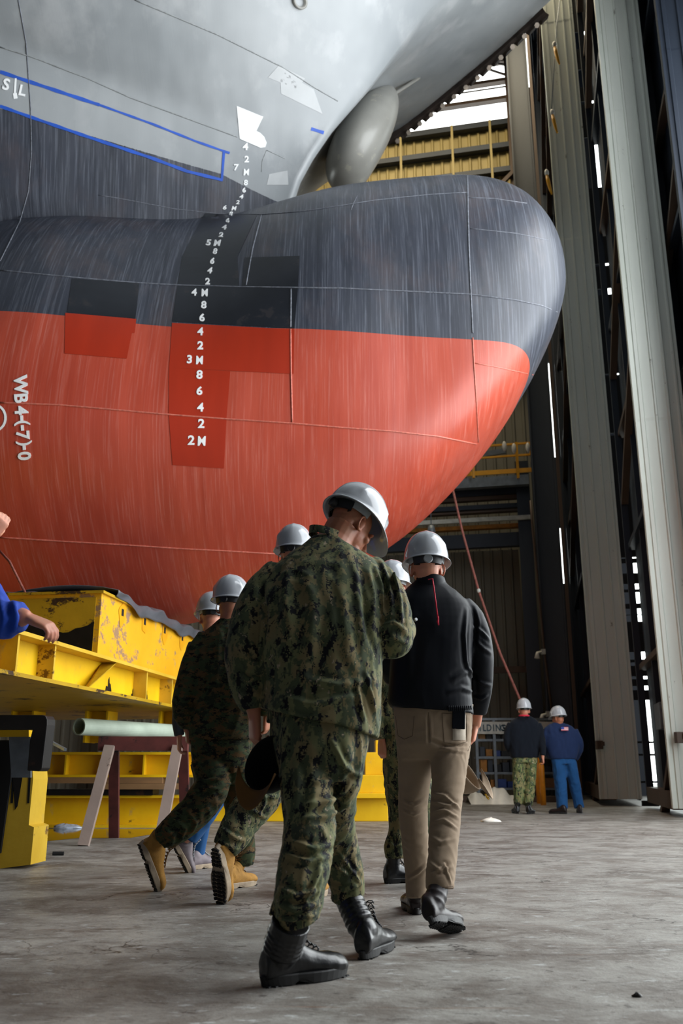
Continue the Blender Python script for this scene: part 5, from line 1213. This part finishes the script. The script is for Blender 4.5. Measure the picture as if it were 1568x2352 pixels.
pr2 = person(Vector((.47, 4.55)), 'person in dark jacket and khaki trousers with a red cord down the back', dict(
    torso=T2, pelvis=P2_, limbs=dict(arm_l=la2, arm_r=ra2, leg_l=ll2, leg_r=rl2), arm_r_end=(1092, 1668, 4.76, 18), leg_l_end=(958, 2075, 4.76, 26), leg_r_end=(1000, 2070, 4.2, 28),
    head=hm2, neck=at(985, 1358, 4.60), neck_r=.060, hs=.98, mats=dict(skin='skin_fair', top='navy_shell', legs='khaki_twill'), vox=.007, vox_body=.0045,
    hands=[(handframe(rw2, (-.20, .05, -1), (.9, -.2, -.1)), -1, .55, 1.0)], folds_top=f2, folds_leg=fl2, wr_top=.004, wr_leg=.0035, fr_top=(5, 5, 2.5), fr_leg=(9, 9, 12), trouser_parts=[tp2], jacket_parts=[jp2], hd=2, hhs=1.0, hoff=Vector((0, -.012, .040)),
    boots=[dict(heel=G0(957, 2102), toe=G0(957, 2102) + Vector((-.02, .30, 0)), up=(0, 0, 1), kind='brown', shaft=at(958, 2045, 4.76), L=.30, name='shoe', shaft_r=.048),
           dict(heel=at(992, 2122, 4.06), toe=at(1050, 2136, 4.26), up=(-.35, .35, .9), kind='brown', shaft=at(1006, 2040, 4.2), L=.285, name='shoe', shaft_r=.052)]))
m = MB(); m.tube([at(983, 1331, 4.43), at(993, 1329, 4.43), at(996, 1350, 4.425), at(1000, 1380, 4.415), at(1005, 1418, 4.405)], .0035, 8); m.tube([at(1005, 1416, 4.40), at(1006, 1422, 4.40), at(1005, 1428, 4.40), at(1007, 1436, 4.40)], [.006, .004, .006, .003], 8)
m.build('helmet_cord', M['red_cord'], pr2, smooth=True)
ph = empty('mobile_phone', at(1053, 1640, 4.38)); tag(ph, 'dark phone standing out of the back trouser pocket under the jacket hem', 'phone')
m = MB(); m.box(at(1053, 1650, 4.40), (.062, .010, .10), Matrix.Rotation(R(3), 3, 'Y')); m.build('phone_body', M['navy_shell'], ph, bevel=.004)
ballcap('ball_cap', at(1074, 1772, 4.72), frame((.62, .1, -.78), (-.72, .35, -.55)), 1.05, 'khaki_twill', 'khaki_twill', 'khaki ball cap with gold braid on its bill hanging beside the khaki trousers', True)

# 3: the marine in brown woodland pattern
T3 = [(505, 548, 1422, 5.72, .06), (490, 566, 1436, 5.71, .08), (466, 590, 1456, 5.70, .11), (448, 602, 1490, 5.68, .13), (440, 602, 1550, 5.66, .145), (440, 598, 1620, 5.65, .145), (436, 590, 1670, 5.65, .15), (434, 584, 1700, 5.65, .15)]
la3 = [(476, 1462, 5.68, 24), (455, 1498, 5.66, 27), (436, 1555, 5.62, 27), (422, 1610, 5.60, 26), (422, 1645, 5.62, 22), (430, 1668, 5.66, 16)]
ra3 = [(580, 1465, 5.70, 24), (600, 1510, 5.72, 27), (612, 1580, 5.74, 25), (612, 1640, 5.8, 20)]
P3_ = [(438, 580, 1690, 5.65, .135), (440, 576, 1740, 5.65, .135), (446, 570, 1775, 5.65, .10)]
ll3 = [(476, 1745, 5.62, 40), (488, 1800, 5.56, 41), (462, 1845, 5.52, 41), (428, 1882, 5.50, 38), (398, 1908, 5.50, 34), (375, 1926, 5.52, 28)]
rl3 = [(540, 1750, 5.68, 40), (548, 1820, 5.74, 37), (552, 1890, 5.82, 33), (555, 1950, 5.88, 31), (556, 1985, 5.90, 27)]
fl3 = [([(430, 1860), (450, 1890), (440, 1915)], .010, .012), ([(400, 1880), (425, 1905), (415, 1935)], .010, .014), ([(375, 1900), (400, 1920), (392, 1945)], .010, .014), ([(450, 1795), (500, 1790), (540, 1770)], .010, .014), ([(455, 1810), (500, 1812), (545, 1790)], .010, .012), ([(530, 1950), (555, 1960), (575, 1952)], .008, .012)]
hm3 = headframe(532, 1394, 5.74, (.25, .96, -.05), (0, .05, 1))
person(Vector((-.7, 5.65)), 'person in brown woodland digital camouflage and tan boots striding left of the largest figure', dict(
    torso=T3, pelvis=P3_, limbs=dict(arm_l=la3, arm_r=ra3, leg_l=ll3, leg_r=rl3), arm_l_end=(431, 1680, 5.66, 15), leg_l_end=(352, 1938, 5.58, 24), leg_r_end=(548, 2010, 5.86, 24),
    head=hm3, neck=at(524, 1436, 5.71), mats=dict(skin='skin_tan', top='camo_woodland', legs='camo_woodland'), vox=.0085, hands=[(handframe(at(431, 1672, 5.66), (.05, .1, -1), (-.9, -.3, 0)), 1, .8, .95), (handframe(at(612, 1645, 5.82), (0, .2, -1), (.9, -.3, 0)), -1, .6, .95)],
    folds_leg=fl3, folds_top=[([(505, 1450), (500, 1530), (490, 1620)], .02, .010), ([(470, 1480), (478, 1560), (470, 1650)], .015, -.010), ([(425, 1600), (445, 1612), (450, 1600)], .01, .012)], wr_top=.009, wr_leg=.008, hd=1,
    boots=[dict(heel=at(318, 1938, 5.56), toe=at(356, 2042, 5.66), up=(.90, .42, .35), kind='tan', shaft=at(368, 1918, 5.54), L=.315, vox=.005, shaft_r=.050),
           dict(heel=G0(512, 2044), toe=G0(596, 2030), up=(0, 0, 1), kind='tan', shaft=at(552, 1975, 5.9), L=.30, vox=.005, shaft_r=.050)]))
# 6: green camouflage, tan boots, hidden behind the large man
T6 = [(655, 697, 1316, 5.42, .06), (625, 740, 1345, 5.40, .10), (612, 760, 1400, 5.38, .13), (612, 758, 1500, 5.36, .14), (615, 752, 1600, 5.35, .14), (612, 752, 1660, 5.35, .14)]
ll6 = [(660, 1710, 5.34, 45), (645, 1770, 5.28, 46), (606, 1822, 5.22, 46), (562, 1876, 5.18, 43), (535, 1920, 5.14, 38), (516, 1950, 5.12, 31)]
rl6 = [(705, 1710, 5.34, 44), (712, 1800, 5.42, 38), (715, 1900, 5.5, 34), (716, 1980, 5.52, 31), (716, 2010, 5.52, 28)]
hm6 = headframe(676, 1280, 5.44, (.1, .99, -.05), (0, .05, 1))
person(Vector((-.25, 5.35)), 'person mostly hidden behind the largest figure, one tan boot kicked back sole showing', dict(
    torso=T6, pelvis=[(618, 748, 1650, 5.35, .13), (620, 745, 1700, 5.35, .13), (630, 738, 1745, 5.35, .1)], limbs=dict(arm_l=[(632, 1358, 5.38, 26), (615, 1420, 5.4, 27), (612, 1500, 5.5, 25), (640, 1540, 5.7, 19)], arm_r=[(735, 1358, 5.38, 26), (752, 1420, 5.4, 27), (755, 1500, 5.5, 25), (730, 1540, 5.7, 19)], leg_l=ll6, leg_r=rl6),
    leg_l_end=(498, 1965, 5.12, 24), leg_r_end=(716, 2040, 5.5, 24), head=hm6, neck=at(676, 1330, 5.42), mats=dict(skin='skin_fair', top='camo_green', legs='camo_green'), vox=.0085, hd=1,
    hands=[(handframe(at(645, 1542, 5.74), (.5, .8, 0), (0, 0, 1)), 1, .6, .95), (handframe(at(725, 1542, 5.74), (-.5, .8, 0), (0, 0, 1)), -1, .6, .95)],
    folds_leg=[([(560, 1800), (600, 1830), (640, 1830)], .01, .014), ([(540, 1840), (580, 1860), (610, 1880)], .01, .013), ([(505, 1900), (540, 1925), (560, 1930)], .01, .014), ([(500, 1930), (530, 1945), (545, 1950)], .009, .012), ([(590, 1790), (610, 1840), (590, 1880)], .009, .012)], wr_leg=.008,
    boots=[dict(heel=at(494, 1948, 5.02), toe=at(506, 2068, 5.14), up=(.50, .84, .12), kind='tan', shaft=at(527, 1942, 5.12), L=.325, vox=.005, shaft_r=.050),
           dict(heel=G0(716, 2068), toe=G0(716, 2068) + Vector((.05, .3, 0)), up=(0, 0, 1), kind='tan', shaft=at(716, 2000, 5.5), L=.30, vox=.006)]))
# 4: blue jeans, furthest left of the walkers
T4 = [(468, 500, 1448, 6.72, .055), (445, 528, 1466, 6.70, .09), (436, 538, 1510, 6.70, .12), (438, 535, 1600, 6.68, .13), (436, 535, 1690, 6.68, .13)]
hm4 = headframe(484, 1422, 6.74, (-.25, .96, -.08), (0, .05, 1))
person(Vector((-1.0, 6.7)), 'person in blue jeans and grey boots half hidden behind the one in brown camouflage', dict(
    torso=T4, pelvis=[(440, 532, 1680, 6.68, .12), (444, 530, 1730, 6.68, .12), (450, 526, 1765, 6.68, .09)], limbs=dict(arm_l=[(452, 1480, 6.7, 20), (434, 1530, 6.7, 20), (416, 1600, 6.66, 18), (410, 1660, 6.66, 15), (412, 1690, 6.66, 12)], arm_r=[(525, 1480, 6.7, 20), (540, 1540, 6.7, 20), (545, 1620, 6.75, 17), (545, 1680, 6.8, 13)],
        leg_l=[(498, 1740, 6.66, 30), (508, 1795, 6.6, 29), (482, 1848, 6.56, 28), (452, 1895, 6.54, 26), (432, 1925, 6.54, 22)], leg_r=[(480, 1740, 6.70, 30), (472, 1810, 6.78, 26), (462, 1880, 6.84, 23), (452, 1935, 6.88, 22), (448, 1966, 6.9, 21)]),
    leg_l_end=(415, 1940, 6.56, 16), leg_r_end=(446, 1980, 6.9, 16), head=hm4, neck=at(484, 1458, 6.7), mats=dict(skin='skin_fair', top='grey_cloth', legs='jeans_blue'), vox=.010, vox_body=.007, hd=1,
    hands=[(handframe(at(412, 1695, 6.66), (0, .1, -1), (-.9, -.3, 0)), 1, .6, .95), (handframe(at(545, 1690, 6.8), (0, .1, -1), (.9, -.3, 0)), -1, .6, .95)], wr_leg=.005,
    boots=[dict(heel=at(394, 1935, 6.52), toe=at(430, 2006, 6.64), up=(.85, .45, .3), kind='grey', shaft=at(425, 1930, 6.55), L=.29, vox=.007, shaft_r=.045),
           dict(heel=G0(436, 1998), toe=G0(436, 1998) + Vector((.17, .24, 0)), up=(0, 0, 1), kind='grey', shaft=at(447, 1958, 6.9), L=.29, vox=.007, shaft_r=.045)]))
# 5: green camouflage and black boots, seen between the large man and the khaki trousers
T5 = [(885, 925, 1384, 6.02, .055), (862, 952, 1406, 6.0, .09), (850, 966, 1450, 6.0, .12), (850, 964, 1550, 5.98, .13), (862, 960, 1650, 5.96, .13), (872, 962, 1692, 5.96, .13)]
hm5 = headframe(903, 1356, 6.04, (.25, .95, -.05), (0, .05, 1))
person(Vector((.33, 5.97)), 'person in green camouflage and black boots glimpsed between the largest figure and the khaki trousers', dict(
    torso=T5, pelvis=[(876, 960, 1680, 5.96, .125), (878, 962, 1730, 5.96, .125), (884, 960, 1765, 5.96, .1)], limbs=dict(arm_l=[(868, 1420, 6.0, 22), (856, 1480, 5.98, 24), (856, 1560, 5.94, 23), (868, 1630, 5.9, 20), (874, 1680, 5.9, 17), (876, 1698, 5.9, 14)], arm_r=[(948, 1420, 6.0, 22), (960, 1480, 6.0, 24), (962, 1560, 6.05, 22), (958, 1640, 6.1, 17)],
        leg_l=[(912, 1745, 5.96, 34), (912, 1810, 6.0, 30), (918, 1870, 6.02, 26), (914, 1920, 6.02, 25), (908, 1952, 6.02, 28), (908, 1972, 6.02, 22)], leg_r=[(945, 1745, 5.9, 34), (965, 1810, 5.85, 30), (974, 1870, 5.82, 27), (976, 1930, 5.82, 25), (976, 1965, 5.82, 24)]),
    leg_l_end=(905, 1990, 6.02, 18), leg_r_end=(976, 1990, 5.82, 18), head=hm5, neck=at(905, 1392, 6.0), mats=dict(skin='skin_fair', top='camo_green', legs='camo_green'), vox=.009, vox_body=.006, hd=1,
    hands=[(handframe(at(877, 1700, 5.9), (.0, .05, -1), (-.8, -.6, 0)), 1, .7, .98), (handframe(at(958, 1650, 6.1), (0, .1, -1), (.9, -.3, 0)), -1, .6, .95)], wr_leg=.008, folds_leg=[([(890, 1930), (905, 1945), (925, 1940)], .01, .014)],
    boots=[dict(heel=G0(884, 2030), toe=G0(884, 2030) + Vector((.24, .14, 0)), up=(0, 0, 1), kind='black', shaft=at(904, 1965, 6.02), L=.29, vox=.006, shaft_r=.046),
           dict(heel=G0(974, 2040), toe=G0(974, 2040) + Vector((.04, .28, 0)), up=(0, 0, 1), kind='black', shaft=at(976, 1955, 5.82), L=.29, vox=.007)]))
# 7 and 8: the two men at the far end
hm7 = headframe(1203, 1633, 15.0, (.05, .99, -.05), (0, .05, 1))
def jp7(jk): MB().tube([at(1203, 1644, 14.9) + Vector((math.cos(a_) * .075, math.sin(a_) * .075, .0)) for a_ in np.linspace(0, 2 * math.pi, 20)], .014, 8).build('lanyard', M['red_cord'], jk, smooth=True)
person(Vector((3.0, 15.0)), 'far person in black fleece, camouflage trousers and black boots', dict(
    torso=[(1196, 1212, 1643, 15.0, .06), (1180, 1228, 1651, 15.0, .09), (1168, 1238, 1664, 15.0, .13), (1166, 1240, 1690, 15.0, .14), (1170, 1238, 1725, 15.0, .14), (1173, 1235, 1741, 15.0, .13)], pelvis=[(1176, 1234, 1736, 15.0, .12), (1176, 1234, 1752, 15.0, .12)],
    limbs=dict(arm_l=[(1174, 1662, 15.0, 9), (1166, 1685, 15.0, 9.5), (1165, 1708, 15.0, 8.5), (1172, 1728, 15.1, 7)], arm_r=[(1234, 1662, 15.0, 9), (1241, 1685, 15.0, 9.5), (1245, 1712, 14.9, 8.5), (1246, 1736, 14.85, 6.5)],
        leg_l=[(1191, 1750, 15.0, 14), (1190, 1790, 15.0, 12.5), (1190, 1830, 15.0, 11.5), (1190, 1848, 15.0, 10)], leg_r=[(1219, 1750, 15.0, 14), (1217, 1795, 15.0, 12.5), (1214, 1835, 14.95, 11.5), (1212, 1851, 14.95, 9.5)]),
    leg_l_end=(1190, 1862, 15.0, 8), leg_r_end=(1212, 1864, 14.95, 8), arm_r_end=(1246, 1742, 14.85, 6), head=hm7, neck=at(1203, 1652, 15.0), mats=dict(skin='skin_fair', top='fleece_black', legs='camo_green_far'), vox=.014, vox_body=.010, hd=1, jacket_parts=[jp7],
    hands=[(handframe(at(1246, 1739, 14.85), (.1, .0, -1), (.9, -.3, 0)), -1, .7, 1.0)], wr_leg=.012, wr_top=.008,
    boots=[dict(heel=Vector((at(1188, 1868, 14.9).x, 14.85, 0)), toe=Vector((at(1188, 1868, 14.9).x - .02, 15.14, 0)), up=(0, 0, 1), kind='black', shaft=at(1190, 1842, 15.0), L=.29, vox=.010), dict(heel=Vector((at(1209, 1868, 14.8).x, 14.72, 0)), toe=Vector((at(1209, 1868, 14.8).x + .14, 14.96, 0)), up=(0, 0, 1), kind='black', shaft=at(1212, 1846, 14.95), L=.29, vox=.010)]))
hm8 = headframe(1281, 1651, 15.0, (-.55, .80, -.12), (0, .05, 1))
def jp8(jk):
    c = at(1296, 1674, 14.84); r = MB()
    for i in range(7):
        r = MB(); r.box(c + Vector((0, -.012, .024 - i * .008)), (.115, .008, .0078)); r.build('flag_stripe', M['flag_cloth' if i % 2 == 0 else 'flag_white'], jk)
    r = MB(); r.box(c + Vector((-.034, -.015, .011)), (.046, .008, .032)); r.build('flag_canton', M['flag_blue'], jk)
person(Vector((3.8, 15.0)), 'far person in navy jacket with small flag on its back and blue jeans', dict(
    torso=[(1268, 1292, 1660, 15.0, .06), (1256, 1310, 1667, 15.0, .09), (1250, 1322, 1680, 15.0, .13), (1250, 1330, 1705, 15.0, .145), (1256, 1326, 1730, 15.0, .14), (1262, 1322, 1744, 15.0, .13)], pelvis=[(1264, 1320, 1738, 15.0, .12), (1266, 1320, 1755, 15.0, .12)],
    limbs=dict(arm_l=[(1260, 1674, 15.0, 10), (1252, 1695, 15.0, 10.5), (1252, 1720, 15.05, 9.5), (1266, 1738, 15.15, 8)], arm_r=[(1316, 1678, 15.0, 11), (1327, 1700, 15.0, 11), (1329, 1722, 15.05, 9.5), (1320, 1742, 15.15, 8)],
        leg_l=[(1282, 1750, 15.0, 16), (1286, 1790, 15.0, 14.5), (1289, 1830, 15.0, 13.5), (1291, 1858, 14.98, 13)], leg_r=[(1308, 1750, 15.0, 15), (1317, 1790, 15.05, 13.5), (1325, 1830, 15.1, 12), (1330, 1856, 15.1, 11.5)]),
    leg_l_end=(1291, 1866, 14.98, 8), leg_r_end=(1330, 1862, 15.1, 8), head=hm8, neck=at(1281, 1668, 15.0), mats=dict(skin='skin_tan', top='navy_jacket', legs='jeans_blue'), vox=.014, vox_body=.010, hd=1, jacket_parts=[jp8], wr_leg=.010, wr_top=.008,
    hands=[(handframe(at(1270, 1740, 15.18), (.6, .5, -.5), (-.3, -.3, .8)), 1, .6, .9), (handframe(at(1316, 1744, 15.18), (-.6, .5, -.5), (.3, -.3, .8)), -1, .6, .9)],
    boots=[dict(heel=Vector((at(1301, 1870, 14.75).x, 14.75, 0)), toe=Vector((at(1301, 1870, 14.75).x - .24, 14.92, 0)), up=(0, 0, 1), kind='brown', shaft=at(1291, 1855, 14.95), L=.29, vox=.010, name='shoe'), dict(heel=Vector((at(1331, 1870, 15.0).x, 14.95, 0)), toe=Vector((at(1331, 1870, 15.0).x + .05, 15.23, 0)), up=(0, 0, 1), kind='brown', shaft=at(1330, 1855, 15.1), L=.29, vox=.010, name='shoe')]))
# 9: blue sleeved person at the left edge
T9 = [(-215, -165, 1215, 3.72, .07), (-255, -115, 1245, 3.70, .11), (-290, -75, 1300, 3.70, .15), (-300, -65, 1400, 3.68, .17), (-290, -70, 1550, 3.66, .17), (-285, -75, 1660, 3.65, .17)]
hm9 = headframe(-180, 1165, 3.74, (.7, .7, .1), (0, 0, 1))
person(Vector((-1.75, 3.68)), 'person at the left edge of whom only a blue sleeve and pale hands show', dict(
    torso=T9, pelvis=[(-280, -80, 1640, 3.65, .15), (-280, -80, 1720, 3.65, .15), (-270, -90, 1780, 3.65, .12)],
    limbs=dict(arm_r=[(-100, 1285, 3.70, 44), (-60, 1340, 3.62, 48), (-30, 1395, 3.55, 50), (-5, 1425, 3.50, 48), (25, 1420, 3.48, 43), (52, 1418, 3.47, 36)], arm_l=[(-255, 1290, 3.72, 40), (-220, 1370, 3.85, 42), (-150, 1370, 3.98, 38), (-80, 1280, 4.0, 32), (-40, 1240, 4.0, 26)],
        leg_l=[(-230, 1780, 3.65, 58), (-230, 1950, 3.62, 46), (-225, 2120, 3.62, 38), (-225, 2170, 3.62, 34)], leg_r=[(-130, 1780, 3.65, 58), (-125, 1950, 3.62, 46), (-120, 2120, 3.62, 38), (-120, 2170, 3.62, 34)]),
    leg_l_end=(-225, 2200, 3.6, 30), leg_r_end=(-120, 2200, 3.6, 30), arm_r_end=(66, 1420, 3.47, 26), arm_l_end=(-20, 1220, 4.0, 22), head=hm9, neck=at(-188, 1235, 3.72), mats=dict(skin='skin_fair', top='royal_blue', legs='jeans_blue'), vox=.009, vox_body=.0055, hd=1,
    hands=[(handframe(at(66, 1420, 3.47), (.92, -.1, -.35), (.2, -.35, .92)), -1, .55, 1.0), (handframe(at(-26, 1228, 4.0), (.55, .1, .75), (.7, -.6, -.3)), 1, .6, 1.0)], wr_top=.008, folds_top=[([(-2, 1370), (10, 1420), (0, 1465)], .012, .014), ([(30, 1375), (38, 1420), (30, 1455)], .010, .012)],
    boots=[dict(heel=G0(-235, 2230), toe=G0(-235, 2230) + Vector((0, .30, 0)), up=(0, 0, 1), kind='black', shaft=at(-225, 2160, 3.62), L=.30, vox=.008), dict(heel=G0(-130, 2230), toe=G0(-130, 2230) + Vector((-.02, .30, 0)), up=(0, 0, 1), kind='black', shaft=at(-120, 2160, 3.62), L=.30, vox=.008)]))
